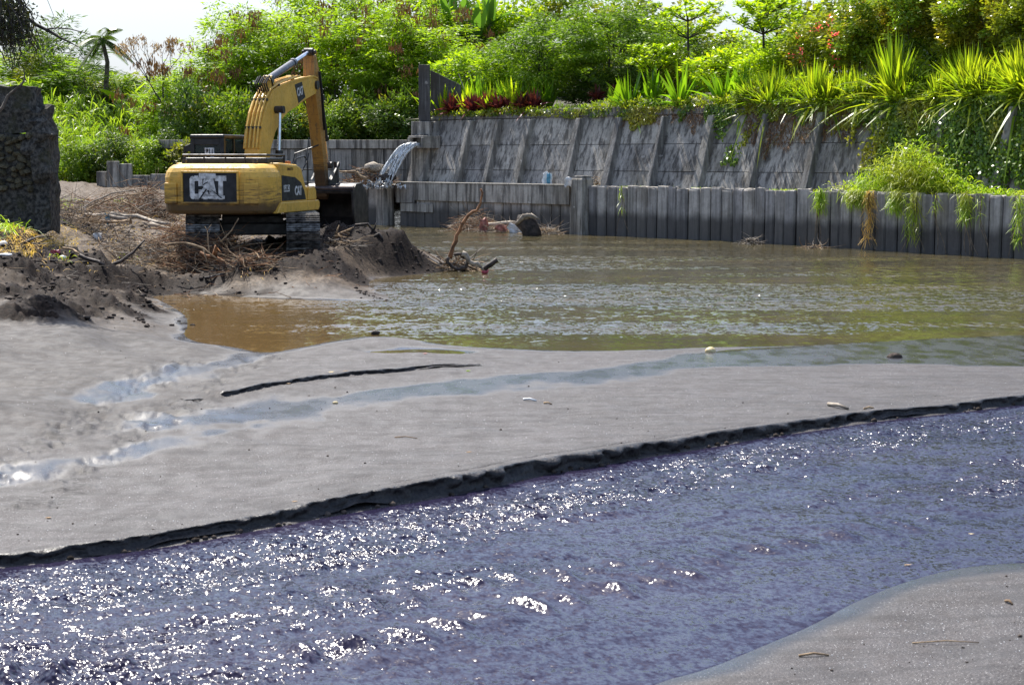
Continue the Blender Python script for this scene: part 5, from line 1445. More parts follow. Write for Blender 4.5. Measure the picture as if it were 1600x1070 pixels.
# lettering built as block letters, scuffed, with a pasted patch over it
def poly_part(name, polys, parent, M, mat, th=.012):
    m = MB()
    for p in polys: m.prism([(a, b) for a, b in p], 0, -th, 'y', M)
    return m.build(name, mat, parent)
Tm = Matrix.Translation((-.02, -2.747, 1.545))
def R4(x0, z0, x1, z1): return [(x0, z0), (x1, z0), (x1, z1), (x0, z1)]
poly_part('logo_lettering', [
    R4(-.46, -.20, -.34, .20), [(-.46, .20), (-.34, .20), (-.34, .24), (-.38, .27), (-.43, .25)], [(-.46, -.20), (-.43, -.26), (-.38, -.28), (-.34, -.26), (-.34, -.20)],
    R4(-.34, .15, -.24, .275), R4(-.34, -.28, -.24, -.15), R4(-.24, .03, -.14, .24), R4(-.24, -.26, -.14, -.05),
    [(-.12, -.28), (-.02, -.28), (.04, .05), (.04, .28), (-.02, .28)], [(.04, .28), (.04, .05), (.12, -.28), (.23, -.28), (.12, .28)], R4(.0, -.12, .08, -.02),
    R4(.17, .15, .46, .275), R4(.26, -.28, .375, .15)], sign, Tm, M_white)
Tm2 = Matrix.Translation((-.02, -2.760, 1.545))
poly_part('sticker_patch', [[(-.22, .20), (.20, .21), (.20, .33), (-.22, .34)], [(-.16, -.10), (.10, -.12), (.12, .21), (-.10, .20)], [(-.30, -.26), (.42, -.27), (.42, -.19), (-.28, -.17)], [(-.2, -.19), (0, -.05), (.3, -.2)]], sign, Tm2, M_white, .004)
m = MB()
for p in ([(-.26, -.31), (-.22, -.31), (-.02, -.04), (-.05, -.03)], [(.08, -.05), (.12, -.07), (.36, -.25), (.32, -.25)], [(-.02, -.06), (.02, -.06), (.04, -.16), (.02, -.16)], [(-.12, .05), (.0, .12), (.0, .14), (-.12, .08)], [(-.33, -.06), (-.12, -.02), (-.12, .03), (-.33, -.03)]):
    m.prism(p, 0, -.004, 'y', Matrix.Translation((-.02, -2.766, 1.545)))
m.build('scrawled_marks', M_decal, sign)
# --- body sides, hood, front tool box
sideR = [(-1.58, 1.12), (.35, 1.12), (.35, 1.40), (.12, 1.72), (-.05, 1.98), (-.35, 2.07), (-1.58, 2.12)]
m = MB(); m.prism(sideR, .25, 1.345, 'x'); br_ = m.build('engine_housing', M_yel, ex, bevel=.05)
m = MB(); m.prism([(-1.50, 1.20), (.22, 1.20), (.10, 1.42), (-.12, 1.62), (-.55, 1.76), (-1.50, 1.82)], 1.346, 1.354, 'x'); dec = m.build('side_decal', M_decal, br_)
RS = Matrix.Rotation(math.pi / 2, 4, 'Z') @ Matrix.Rotation(math.pi / 2, 4, 'X')
m = MB(); m.box((1.357, -1.18, 1.50), (.004, .42, .16)); m.build('number_plate_decal', M_white, dec)
text_part('model_lettering', '320D', .17, dec, Matrix.Translation((1.361, -1.18, 1.50)) @ RS, M_decal, .002)
text_part('logo_lettering', 'CAT', .30, dec, Matrix.Translation((1.357, -.35, 1.42)) @ RS, M_white, .003, .012, .85)
text_part('fleet_lettering', 'DINAS PU', .10, br_, Matrix.Translation((1.348, -.9, 1.96)) @ RS, M_blk, .002)
m = MB(); m.prism([(-2.0, .92), (1.0, .92), (1.08, 1.0), (1.08, 1.12), (.98, 1.17), (-1.7, 1.17)], 1.22, 1.42, 'x'); m.build('side_skirt', M_yel, ex, bevel=.02)
m = MB(); m.prism([(.36, 1.17), (.96, 1.17), (.94, 1.42), (.80, 1.52), (.42, 1.50)], .75, 1.38, 'x'); m.build('tool_box', M_yel, ex, bevel=.03)
m = MB(); m.prism([(-1.58, 1.12), (-.45, 1.12), (-.45, 2.07), (-1.58, 2.12)], -1.345, .245, 'x'); m.build('engine_housing', M_yel, ex, bevel=.04)
m = MB(); m.box((0, -.3, 1.02), (2.4, 2.9, .16)); m.build('slew_platform', M_blk2, ex, bevel=.02)
m = MB(); m.box((0, -1.1, 2.17), (2.1, 1.2, .14)); m.build('hood', M_blk, ex, bevel=.03)
m = MB()
for z_ in (2.30,):
    m.tube([(-1.1, -1.7, 2.1), (-1.1, -1.7, z_), (1.05, -1.7, z_), (1.05, -.5, z_), (1.05, -.5, 2.1)], .028, 8)
for x_ in (-.55, 0, .5): m.tube([(x_, -1.7, 2.1), (x_, -1.7, 2.3)], .02, 6)
m.build('hood_rail', M_blk, ex)
m = MB(); m.tube([(.95, -.1, 2.05), (.95, -.1, 2.15), (.95, -.1, 2.16)], [.12, .12, .08], 14); m.build('filler_cap', plain('orange_cap', (.5, .16, .03), .5), ex, bevel=.01)
m = MB(); m.tube([(1.22, .3, 1.9), (1.28, .55, 2.15), (1.30, .62, 2.35)], .018, 8); m.tube([(1.15, .95, 1.5), (1.15, .95, 2.15), (1.15, .7, 2.28), (1.1, .25, 2.22), (1.08, .1, 2.05)], .022, 8); m.build('grab_rail', M_blk, ex)
m = MB(); m.tube([(1.28, .35, 2.0), (1.32, .6, 2.75)], .012, 6); m.build('aerial', M_blk, ex)
# --- cab
cab = empty('cab'); cab.parent = ex
cx0, cx1, cy0, cy1, cz0, cz1 = -1.48, -.58, -.36, 1.45, 1.1, 2.76
def part(name, mat, parent, fn, **k):
    m = MB(); fn(m); return m.build(name, mat, parent, **k)
def cabframe(m):
    b = .11
    for x_ in (cx0 + b / 2, cx1 - b / 2):
        m.box((x_, cy0 + b / 2, (cz0 + cz1) / 2), (b, b, cz1 - cz0 - .08)); m.box((x_, cy1 - b / 2, (cz0 + cz1) / 2), (b * .7, b * .7, cz1 - cz0 - .1))
        m.box((x_, (cy0 + cy1) / 2 - .15, (cz0 + cz1) / 2), (b * .7, .07, cz1 - cz0 - .1))
        m.box((x_, (cy0 + cy1) / 2, cz0 + .35), (b * .8, cy1 - cy0 - .2, .7))
    m.box(((cx0 + cx1) / 2, cy0 + .05, cz0 + .5), (cx1 - cx0 - .22, .09, 1.0))
    m.box(((cx0 + cx1) / 2, cy0 + .05, cz1 - .13), (cx1 - cx0 - .22, .09, .16))
part('cab_frame', M_blk, cab, cabframe, bevel=.012)
part('cab_roof', M_blk, cab, lambda m: m.box(((cx0 + cx1) / 2, (cy0 + cy1) / 2, cz1), (cx1 - cx0 + .03, cy1 - cy0 + .03, .11)), bevel=.04)
part('rear_window', M_glass, cab, lambda m: m.box(((cx0 + cx1) / 2, cy0 + .05, cz0 + 1.23), (cx1 - cx0 - .2, .012, .46)))
part('side_window', M_glass, cab, lambda m: m.box((cx1 - .05, (cy0 + cy1) / 2, cz0 + 1.14), (.012, cy1 - cy0 - .2, .82)))
part('side_window', M_glass, cab, lambda m: m.box((cx0 + .05, (cy0 + cy1) / 2, cz0 + 1.14), (.012, cy1 - cy0 - .2, .82)))
part('windscreen', M_glass, cab, lambda m: m.box(((cx0 + cx1) / 2, cy1 - .04, cz0 + 1.0), (cx1 - cx0 - .2, .012, 1.2)))
part('operator_seat', M_seat, cab, lambda m: (m.box((-1.03, .35, cz0 + .55), (.5, .5, .14)), m.box((-1.03, .12, cz0 + .95), (.48, .12, .75)), m.box((-1.03, .12, cz0 + 1.42), (.28, .1, .2))), bevel=.04)
part('window_sticker', M_white, cab, lambda m: m.box((-.98, cy0 + .036, cz0 + 1.25), (.25, .008, .27)))
poly_part('window_sticker_mark', [[(-.085, .0), (-.03, .05), (-.03, .1), (-.085, .1)], [(-.005, -.02), (.015, -.05), (.015, .11), (-.005, .11)], [(-.1, -.11), (-.05, -.05), (.0, -.07), (.03, -.11)], [(.07, -.02), (.085, -.02), (.085, .10), (.07, .1)]], cab, Matrix.Translation((-.98, cy0 + .031, cz0 + 1.25)), M_decal, .003)
part('cab_handrail', M_blk, ex, lambda m: (m.tube([(-1.62, -.25, 1.5), (-1.68, -.25, 2.35), (-1.66, -.25, 2.5), (-1.5, -.25, 2.56)], .035, 8), m.box((-1.60, -.25, 2.46), (.2, .06, .14))), bevel=0)
part('boom_side_rail', M_steel, ex, lambda m: m.tube([(-.55, 1.0, 2.62), (-.50, 1.35, 2.66), (-.42, 1.5, 2.6)], .03, 8))
# --- boom, stick, bucket
def prof(name, pts, x0, x1, mat, parent, bevel=.02):
    m = MB(); m.prism(pts[::-1], x0, x1, 'x'); return m.build(name, mat, parent, bevel=bevel)
boom_top = [(.04, 2.45), (.20, 2.95), (.42, 3.33), (.72, 3.66), (1.09, 3.92), (1.6, 4.06), (2.33, 4.20), (3.3, 4.34), (4.2, 4.44), (4.55, 4.40)]
boom_bot = [(4.62, 4.18), (4.43, 3.98), (3.6, 3.80), (2.85, 3.58), (2.2, 3.42), (1.68, 3.20), (1.25, 2.9), (.90, 2.48), (.72, 1.95), (.62, 1.55), (.45, 1.38), (.25, 1.40), (.05, 1.60), (-.02, 2.0)]
BX = .195
boom = prof('boom', boom_top + boom_bot, -BX, BX, M_yel, ex, .018)
# flanges proud of the box
for sx in (-1, 1):
    m = MB(); path = [Vector((sx * BX, a, b + .012)) for a, b in boom_top]
    for i in range(len(path) - 1):
        a, b = path[i], path[i + 1]; d = (b - a).normalized(); nrm = Vector((0, -d.z, d.y)) * .02
        w = Vector((.03 * sx, 0, 0))
        m.add([a - w - nrm, a + w - nrm, b + w - nrm, b - w - nrm, a - w + nrm, a + w + nrm, b + w + nrm, b - w + nrm], [(0, 3, 2, 1), (4, 5, 6, 7), (0, 1, 5, 4), (1, 2, 6, 5), (2, 3, 7, 6), (3, 0, 4, 7)])
    m.build('boom_flange', M_yel, boom)
# hydraulic pipes on the back of the boom
for px_ in (-.15, -.05, .06, .15):
    m = MB(); off = .075
    pth = []
    for i, (a, b) in enumerate(boom_top[:8]):
        a0, b0 = boom_top[max(0, i - 1)]; a1, b1 = boom_top[i + 1]; d = Vector((0, a1 - a0, b1 - b0)).normalized()
        pth.append(Vector((px_, a, b)) + Vector((0, -d.z, d.y)) * off)
    m.tube(pth, .027, 8); m.build('hydraulic_pipe', M_yel, boom)
m = MB()
for k in (1, 3, 5):
    a, b = boom_top[k]; m.box((0, a - .05, b + .04), (.42, .06, .06))
m.build('pipe_clamp', M_blk2, boom)
m = MB()
for k in range(6):
    x_ = -.16 + .06 * k; m.tube([(x_, .95, 3.88), (x_ - .02, .80, 4.12), (x_ + .01, .95, 4.28 + .03 * (k % 2)), (x_, 1.15, 4.2), (x_, 1.3, 4.02)], .02, 6)
m.build('hydraulic_hose', M_hose, boom)
prof('logo_panel', [(3.0, 3.68), (3.55, 3.86), (3.28, 4.26), (2.72, 4.16)], BX + .001, BX + .006, M_decal, boom, 0)
text_part('logo_lettering', 'CAT', .30, boom, Matrix.Translation((BX + .010, 3.12, 3.99)) @ RS @ Matrix.Rotation(math.radians(10), 4, 'Z'), M_white, .003, .012, .8)
text_part('model_lettering', 'MATADEWA', .13, boom, Matrix.Translation((BX + .006, .60, 2.75)) @ RS @ Matrix.Rotation(math.radians(70), 4, 'Z'), M_blk, .002) if False else None
prof('boom_lug', [(1.05, 3.85), (1.55, 4.0), (1.42, 4.22), (1.25, 4.34), (1.14, 4.2)], -.12, .12, M_yel, boom, .01)
prof('boom_lug', [(2.7, 4.2), (3.05, 4.25), (2.9, 4.42)], -.1, .1, M_yel, boom, .01)
def cylinder(a, b, split, r0, r1, parent):
    a, b = Vector(a), Vector(b); c = a.lerp(b, split)
    cyl = empty('hydraulic_cylinder'); cyl.parent = parent
    d = (b - a).normalized()
    m = MB(); m.tube([a, c], r0, 16); m.tube([c - d * .10, c + d * .015], r0 * 1.22, 16); m.tube([a + Vector((-r0 * 1.3, 0, 0)), a + Vector((r0 * 1.3, 0, 0))], r0 * 1.05, 12); m.build('barrel', M_cyl if parent is boom else M_grs, cyl)
    m = MB(); m.tube([c, b], r1, 12); m.build('rod', M_chrome, cyl)
    m = MB(); m.tube([b - Vector((r0 * 1.3, 0, 0)), b + Vector((r0 * 1.3, 0, 0))], r0 * 1.15, 14); m.build('rod_eye', M_blk2, cyl)
    return cyl
for sx in (-1, 1): cylinder((sx * .34, .95, 1.25), (sx * .33, 1.22, 3.46), .52, .085, .046, ex).name = 'hydraulic_cylinder'
m = MB(); m.tube([(-.42, 1.22, 3.46), (.42, 1.22, 3.46)], .09, 14); m.build('boom_pin', M_blk2, boom)
stick_pts = [(4.42, 5.02), (4.62, 5.06), (4.95, 4.45), (5.12, 3.9), (5.28, 2.9), (5.52, 1.75), (5.62, 1.22), (5.48, 1.05), (5.33, 1.15), (5.16, 1.9), (4.82, 3.1), (4.52, 3.9), (4.38, 4.4)]
stick = prof('stick', stick_pts, -.16, .16, M_stick, ex, .02)
cylinder((0, 1.30, 4.24), (0, 4.46, 5.12), .60, .095, .055, boom)
m = MB(); m.tube([(-.26, 4.45, 4.22), (.26, 4.45, 4.22)], .12, 16); m.build('boom_tip_pin', M_blk2, stick)
m = MB(); m.box((0, 4.5, 5.12), (.26, .16, .16)); m.tube([(-.2, 4.46, 5.12), (.2, 4.46, 5.12)], .06, 10); m.build('stick_tail_lug', M_blk2, stick, bevel=.02)
m = MB()
for x_ in (.19, .23): m.tube([(x_, 4.7, 4.6), (x_ + .05, 4.75, 4.0), (x_ + .02, 4.95, 3.3), (x_, 5.1, 3.0)], .02, 6)
m.tube([(-.2, 4.2, 4.35), (-.26, 4.45, 4.0), (-.2, 4.8, 3.6)], .022, 6)
m.tube([(.1, 5.0, 2.6), (-.5, 4.6, 2.35), (-.62, 4.6, 1.9), (-.2, 5.1, 1.9)], .02, 6)
m.build('hydraulic_hose', M_hose, stick)
cylinder((0, 5.36, 3.9), (0, 6.02, 2.02), .62, .085, .045, stick)
prof('bucket_link', [(5.9, 2.12), (6.1, 2.05), (6.2, 1.55), (6.05, 1.5)], -.26, -.18, M_blk2, stick, .01)
prof('bucket_link', [(5.9, 2.12), (6.1, 2.05), (6.2, 1.55), (6.05, 1.5)], .18, .26, M_blk2, stick, .01)
prof('bucket_link', [(5.35, 1.62), (5.5, 1.72), (6.05, 2.12), (6.1, 2.0)], -.32, -.26, M_blk2, stick, .01)
prof('bucket_link', [(5.35, 1.62), (5.5, 1.72), (6.05, 2.12), (6.1, 2.0)], .26, .32, M_blk2, stick, .01)
# bucket: curved shell open towards the machine, side plates, teeth
bk = empty('bucket'); bk.parent = ex
shell = [(5.22, 1.30), (5.55, 1.50), (6.05, 1.52), (6.45, 1.30), (6.68, .92), (6.66, .50), (6.42, .12), (6.10, -.08), (5.80, -.16)]
inner = [(5.26, 1.23), (5.55, 1.42), (6.03, 1.43), (6.38, 1.24), (6.59, .90), (6.57, .53), (6.36, .19), (6.07, .0), (5.80, -.10)]
bw0, bw1 = -.45, .95
M_bk = plain('bucket_steel', (.032, .027, .026), .5, .5, 4, .4)
m = MB()
n = len(shell)
for i in range(n - 1):
    q = [shell[i], shell[i + 1], inner[i + 1], inner[i]]
    m.prism(q, bw0, bw1, 'x')
m.build('shell', M_bk, bk)
for x_ in (bw0, bw1):
    m = MB(); m.prism((shell + [(5.55, .10), (5.30, .6)])[::-1], x_ - .028, x_ + .028, 'x'); m.build('side_plate', M_bk, bk, bevel=.008)
m = MB(); m.tube([(bw0 - .03, 5.3, 1.38), (bw1 + .03, 5.3, 1.38)], .07, 12); m.build('top_rim', plain('worn_bucket_rim', (.10, .075, .07), .4, .4, 5, .3, metal=.3), bk)
for x_ in (.12, .5):
    prof('bucket_ear', [(5.35, 1.4), (5.7, 1.45), (6.2, 1.45), (6.15, 1.72), (5.6, 1.75), (5.35, 1.6)], x_ - .30, x_ - .25, M_blk2, bk, .01)
for k in range(5):
    x_ = bw0 + .1 + k * (bw1 - bw0 - .2) / 4
    m = MB(); m.prism([(5.86, -.2), (5.86, -.06), (5.58, -.16), (5.50, -.24)], x_ - .05, x_ + .05, 'x'); m.build('tooth', M_steel, bk)
M_clod = plain('dark_sand_clods', (.085, .068, .058), .9, .5, 12, .6, obj=False, spec=.1)
# ------------------------------------------------------------------ driftwood, debris, litter
M_tan = plain('dry_driftwood', (.34, .24, .14), .85, .5, 6, .5, col2=(.13, .08, .045))
M_red = plain('reddish_roots', (.26, .12, .05), .85, .5, 7, .5, col2=(.08, .04, .02))
M_grey = plain('bleached_driftwood', (.36, .31, .25), .85, .4, 6, .5, col2=(.15, .12, .09))
M_dkw = plain('dark_wet_wood', (.05, .035, .028), .7, .5, 6, .5)
M_bag = plain('white_plastic', (.75, .75, .75), .4, .1, 6, .3)
M_blue = plain('blue_plastic', (.10, .35, .52), .4, .3, 6, .3)
M_pink = plain('pink_plastic', (.45, .08, .12), .4, .2, 6, .3)
M_redp = plain('faded_red_plastic', (.42, .15, .11), .5, .4, 5, .3)
def GL(px_, py_, up=0.0, it=14):
    """the ground point seen at a measured place"""
    d = ray(px_, py_); Yc = 30.0; lo, hi = 8.0, 100.0
    Ys = np.linspace(8, 90, 900); xs_ = d.x / d.y * Ys; zs_ = CAMZ + d.z / d.y * Ys; hs = land(xs_, Ys)
    k = np.argmax(zs_ - np.maximum(hs, 0) < 0)
    return Vector((xs_[k], Ys[k], max(hs[k], 0) + up))
def tangle(name, label, cat, cpx, rx, ry, h, n, ln, rad, mats, seed, kind='stuff', straight=.5, parent=None, base=None, flat=False):
    r_ = random.Random(seed); c = base if base is not None else GL(*cpx); 
    ms = [MB() for _ in mats]
    xs, ys_ = [], []
    st = []
    for k in range(n):
        a = r_.uniform(0, 6.28); q = r_.random() ** .6; st.append((c.x + math.cos(a) * q * rx, c.y + math.sin(a) * q * ry, q))
    hg = np.maximum(land(np.array([s_[0] for s_ in st]), np.array([s_[1] for s_ in st])), 0) if base is None else np.full(n, c.z)
    for k, (x, y, q) in enumerate(st):
        top = h * (1 - q * q) * r_.random() ** .7
        p = Vector((x, y, hg[k] + top)); an = r_.uniform(0, 6.28); d = Vector((math.cos(an), math.sin(an) * .7, r_.uniform(-.25, .45) if not flat else r_.uniform(-.05, .1))).normalized()
        L_ = ln * r_.uniform(.4, 1.3); pts = [p]; cv = Vector((r_.uniform(-1, 1), r_.uniform(-1, 1), r_.uniform(-.8, .4))) * straight
        nsg = 5
        for j in range(nsg):
            d = (d + cv * .35 + Vector((r_.uniform(-1, 1), r_.uniform(-1, 1), r_.uniform(-1, 1))) * .18).normalized(); p = p + d * L_ / nsg
            if p.z < hg[k] - .02: p.z = hg[k] - .02
            pts.append(p)
        rr_ = rad * r_.uniform(.35, 1.2)
        ms[k % len(mats)].tube(pts, [rr_ * (1 - .75 * j / nsg) for j in range(nsg + 1)], 4, cap=False)
    if parent is not None:
        for m_, mt in zip(ms, mats):
            o = m_.build('twigs', mt, None); child(o, parent); o['kind'] = 'stuff'
        return None
    e = tag(empty(name, c), label, cat)
    for m_, mt in zip(ms, mats):
        o = child(m_.build('twigs', mt, None), e); o['kind'] = 'stuff'
    return e
tangle('root_heap', 'big tangled heap of brown roots and twigs in front of the left track', 'debris heap', (318, 418), 1.15, .8, .75, 620, .9, .013, (M_tan, M_red, M_dkw), 1)
tangle('root_heap', 'lower tangle of tan twigs at the left end of the big root heap', 'debris heap', (225, 402), 1.1, .9, .32, 380, .8, .011, (M_tan, M_grey, M_dkw), 2)
tangle('root_heap', 'reddish root tangle at the right end of the big root heap, by the right track', 'debris heap', (392, 418), .7, .4, .2, 200, .6, .012, (M_red, M_tan, M_dkw), 3)
tangle('brush_heap', 'upright brown brush heap left of the counterweight', 'debris heap', (232, 335), 1.0, .9, 1.15, 420, .9, .012, (M_red, M_dkw, M_tan), 4)
tangle('brush_heap', 'dull brush tangle beside the masonry ruin', 'debris heap', (125, 350), 1.3, 1.6, .5, 320, 1.0, .012, (M_tan, M_dkw), 5)
tangle('brush_heap', 'flattened brush in the middle distance behind the blue plastic', 'debris heap', (190, 330), 1.6, 2.2, .4, 320, 1.1, .014, (M_tan, M_grey, M_red), 6)
tangle('brush_heap', 'brush and roots between the tracks and the big root heap', 'debris heap', (305, 384), 1.1, .7, .62, 460, .9, .012, (M_tan, M_red), 7)
tangle('root_heap', 'dark roots sticking out of the sand heap next to the bucket', 'debris heap', (530, 385), .5, .5, .3, 60, .6, .018, (M_dkw, M_tan), 8)
e = tag(empty('scattered_twigs', GL(180, 400)), 'loose twigs and straw strewn over the left bank', 'twigs', kind='stuff')
tangle('', '', '', (150, 395), 3.2, 5.5, .05, 380, .55, .009, (M_tan, M_grey, M_dkw), 9, parent=e, flat=True)
tangle('', '', '', (420, 410), 2.4, 3.0, .08, 70, .45, .010, (M_tan, M_red), 10, parent=e, flat=True)
def branch(name, label, pix, r0, r1, mat, cat='branch', forks=(), Yd=None, up=.05, n=8):
    """pix: measured places; height above the ground given by third value"""
    base = GL(pix[0][0], pix[0][1]) if Yd is None else AT(pix[0][0], pix[0][1], Yd)
    pts = []
    for q in pix:
        if Yd is not None: pts.append(AT(q[0], q[1], Yd + (q[2] if len(q) > 2 else 0)))
        else:
            g = GL(q[0], q[1]); pts.append(g + Vector((0, 0, up)))
    e = tag(empty(name, base), label, cat)
    m = MB(); k = len(pts)
    P_ = [pts[0]]
    for i in range(1, k):
        P_.append(pts[i - 1].lerp(pts[i], .5) + Vector((rnd.uniform(-1, 1), 0, rnd.uniform(-1, 1))) * r0 * .6); P_.append(pts[i])
    m.tube(P_, [r0 + (r1 - r0) * i / (len(P_) - 1) * 1.0 + rnd.uniform(-.1, .1) * r0 for i in range(len(P_))], n)
    child(m.build('limb', mat, smooth=True), e)
    for f_ in forks:
        fp = [AT(q[0], q[1], (Yd if Yd else base.y) + (q[2] if len(q) > 2 else 0)) for q in f_]
        m = MB(); m.tube(fp, [r1 * 1.2 * (1 - .7 * i / (len(fp) - 1)) for i in range(len(fp))], 6); child(m.build('side_branch', mat, smooth=True), e)
    return e
tangle('brush_heap', 'dense brown brush piled right in front of the left track', 'debris heap', (312, 392), .75, .35, .62, 380, .6, .012, (M_tan, M_dkw, M_red), 12)
branch('driftwood_log', 'long bleached log lying left of the blue plastic', [(130, 342), (165, 345), (200, 350)], .07, .06, M_grey, 'log', up=.12)
branch('driftwood_log', 'bleached log running right from the blue plastic to the cab side', [(172, 344), (215, 347), (265, 360)], .09, .05, M_grey, 'log', up=.15)
branch('driftwood_log', 'pale forked log below the blue plastic', [(140, 352), (175, 353), (204, 350)], .05, .04, M_tan, 'log', up=.1, forks=[[(204, 350), (204, 338)]])
branch('driftwood_log', 'pale log sloping toward the big root heap', [(235, 362), (262, 370), (290, 384)], .06, .04, M_grey, 'log', up=.2)
branch('fallen_branch', 'dark stick propped diagonally against the left end of the root heap', [(152, 423), (190, 408), (208, 395), (226, 375)], .045, .02, M_dkw, Yd=36.6, forks=[[(195, 405), (215, 388), (240, 383)]])
branch('fallen_branch', 'short dark branch on the dug strip left of the stick', [(124, 407), (142, 413), (163, 421)], .045, .03, M_dkw, up=.06)
branch('fallen_branch', 'thin twisted brown twig on the bank below the dry grass', [(38, 388), (60, 380), (80, 375)], .03, .012, M_dkw, up=.08, forks=[[(60, 380), (78, 372), (86, 380)]])
branch('fallen_branch', 'curved tan branch left of the dark short branch', [(98, 396), (115, 398), (126, 405)], .025, .02, M_tan, up=.08)
branch('fallen_branch', 'dark waterlogged stick on the flat in front of the root heap', [(320, 440), (335, 437), (352, 430)], .035, .03, M_dkw, up=.04)
branch('fallen_branch', 'thick reddish root end sticking out at the right of the root heap', [(312, 395), (335, 403), (350, 412), (356, 420)], .05, .06, M_red, Yd=37.6, forks=[[(335, 403), (338, 385, -.3), (345, 395)]])
branch('fallen_branch', 'pale bent root arching over the root heap', [(262, 382), (290, 380), (318, 388), (340, 405)], .028, .02, M_tan, Yd=37.3, forks=[[(318, 388), (326, 420)]])
branch('thin_sapling', 'thin upright forked twig before the left track', [(327, 400), (325, 378), (324, 360)], .018, .010, M_tan, Yd=38.2, forks=[[(324, 360), (331, 350)], [(324, 360), (320, 354)]])
branch('thin_sapling', 'leaning thin pale twig under the counterweight', [(345, 378), (362, 360), (373, 341)], .018, .010, M_tan, Yd=38.6, forks=[[(352, 385), (341, 370), (338, 366)]])
branch('arching_stem', 'long dry stem arching over the brush, upper one', [(118, 335), (145, 315), (175, 302), (210, 297)], .03, .015, M_grey, Yd=52)
branch('arching_stem', 'long dry stem arching over the brush, lower one', [(130, 332), (155, 318), (185, 306), (225, 302), (250, 285)], .028, .012, M_tan, Yd=51)
branch('arching_stem', 'straight pale pole leaning right beside the brush heap', [(192, 315), (215, 328), (238, 339)], .025, .02, M_tan, Yd=47)
branch('fallen_branch', 'dark forked root on the sand heap below the bucket', [(515, 388), (522, 372), (540, 362), (546, 366)], .05, .03, M_tan, Yd=42.0, forks=[[(522, 372), (530, 352)], [(540, 362), (553, 355)]])
branch('fallen_branch', 'crooked dark root on the crest of the sand heap', [(555, 352), (575, 350), (584, 360), (588, 372)], .035, .03, M_dkw, Yd=43.0, forks=[[(584, 360), (588, 348)]])
branch('fallen_branch', 'low dark root at the right shoulder of the sand heap', [(583, 372), (592, 365), (598, 376)], .04, .03, M_dkw, Yd=42.8)
# tall driftwood standing in the shallows
dw = branch('standing_driftwood', 'tall crooked brown branch standing up from the water edge', [(703, 404), (708, 385), (713, 368), (721, 352), (732, 336), (745, 329), (751, 318), (753, 306), (751, 295)], .055, .022, M_red, Yd=41.6, forks=[[(721, 352), (719, 345)]])
tangle('root_plate', 'curled dark root plate at the foot of the standing driftwood', 'driftwood', None, .45, .3, .35, 150, .7, .022, (M_dkw, M_tan), 21, base=G(712, 421, .03), straight=1.1)
branch('drift_log', 'bleached bent trunk lying across the curled root plate', [(722, 396), (730, 403), (736, 410), (746, 411), (752, 418), (757, 421)], .07, .03, M_grey, 'driftwood', Yd=41.2)
branch('drift_post', 'short dark post jutting from the water right of the root plate', [(757, 421), (766, 414), (777, 406)], .055, .07, M_dkw, 'driftwood', Yd=41.1)
branch('root_loop', 'dark root looped round beside the standing driftwood', [(700, 402), (699, 410), (706, 417), (718, 421), (728, 418), (731, 410), (727, 402), (720, 397), (710, 398)], .045, .04, M_dkw, 'driftwood', Yd=41.3)
def lump(name, label, cat, loc, size, mat, seed, amp=.35, sub=2, rz=0):
    me = rock_mesh(seed, sub, amp); me.materials.append(mat)
    o = link(name, me, None, smooth=True); o.location = loc; o.scale = size; o.rotation_euler = (0, 0, rz)
    return tag(o, label, cat)
lump('red_litter', 'small red piece of plastic at the tip of the bent trunk', 'litter', G(758, 424, .06) , (.09, .07, .08), M_pink, 3)
# debris raft in the river
rb = G(760, 362, 0)
tangle('debris_raft', 'raft of pale twigs and straw stranded before the capping beam', 'debris heap', None, 1.1, .7, .8, 420, .7, .014, (M_tan, M_grey, M_red), 31, base=G(742, 361, .0), straight=.8)
tangle('debris_raft', 'lower straw raft against the upturned stump', 'debris heap', None, 1.5, .5, .35, 260, .8, .012, (M_grey, M_tan), 32, base=G(800, 363, .0), straight=.6)
tangle('debris_raft', 'roots trailing right of the upturned stump', 'debris heap', None, .8, .4, .25, 120, .9, .018, (M_tan, M_grey), 33, base=G(850, 366, .0), straight=.9)
branch('drift_log', 'short black log at the left tip of the debris raft', [(701, 358), (712, 357), (724, 360)], .14, .10, M_dkw, 'log', Yd=68)
branch('drift_log', 'long pale trunk lying in the raft up to the stump', [(755, 352), (790, 349), (812, 350), (822, 346)], .09, .12, M_grey, 'log', Yd=66.5)
st_ = tag(empty('tree_stump', G(828, 368)), 'upturned dark tree stump with pale split wood in the river', 'stump')
m = MB(); q = G(828, 368, 0)
rings = []
for k, (z_, w_, dx_) in enumerate(((-.2, .36, .1), (.15, .40, .05), (.4, .42, -.05), (.62, .36, -.15), (.80, .22, -.22))):
    rings.append([q + Vector((dx_ + math.cos(a_) * w_ * rnd.uniform(.85, 1.15), math.sin(a_) * w_ * .7, z_ + rnd.uniform(-.04, .04))) for a_ in [i * .6283 for i in range(10)]])
m.loft(rings); child(m.build('stump_body', M_dkw, smooth=True), st_)
m = MB(); 
for k in range(7): m.tube([q + Vector((-.55 + .06 * k, -.1, .42 + .02 * k)), q + Vector((-.25 + .05 * k, -.30, .78 + rnd.uniform(-.05, .06))), q + Vector((.0 + .06 * k, -.34, .80 - .03 * k))], [.05, .07, .03], 6)
child(m.build('split_wood', M_grey, smooth=True), st_)
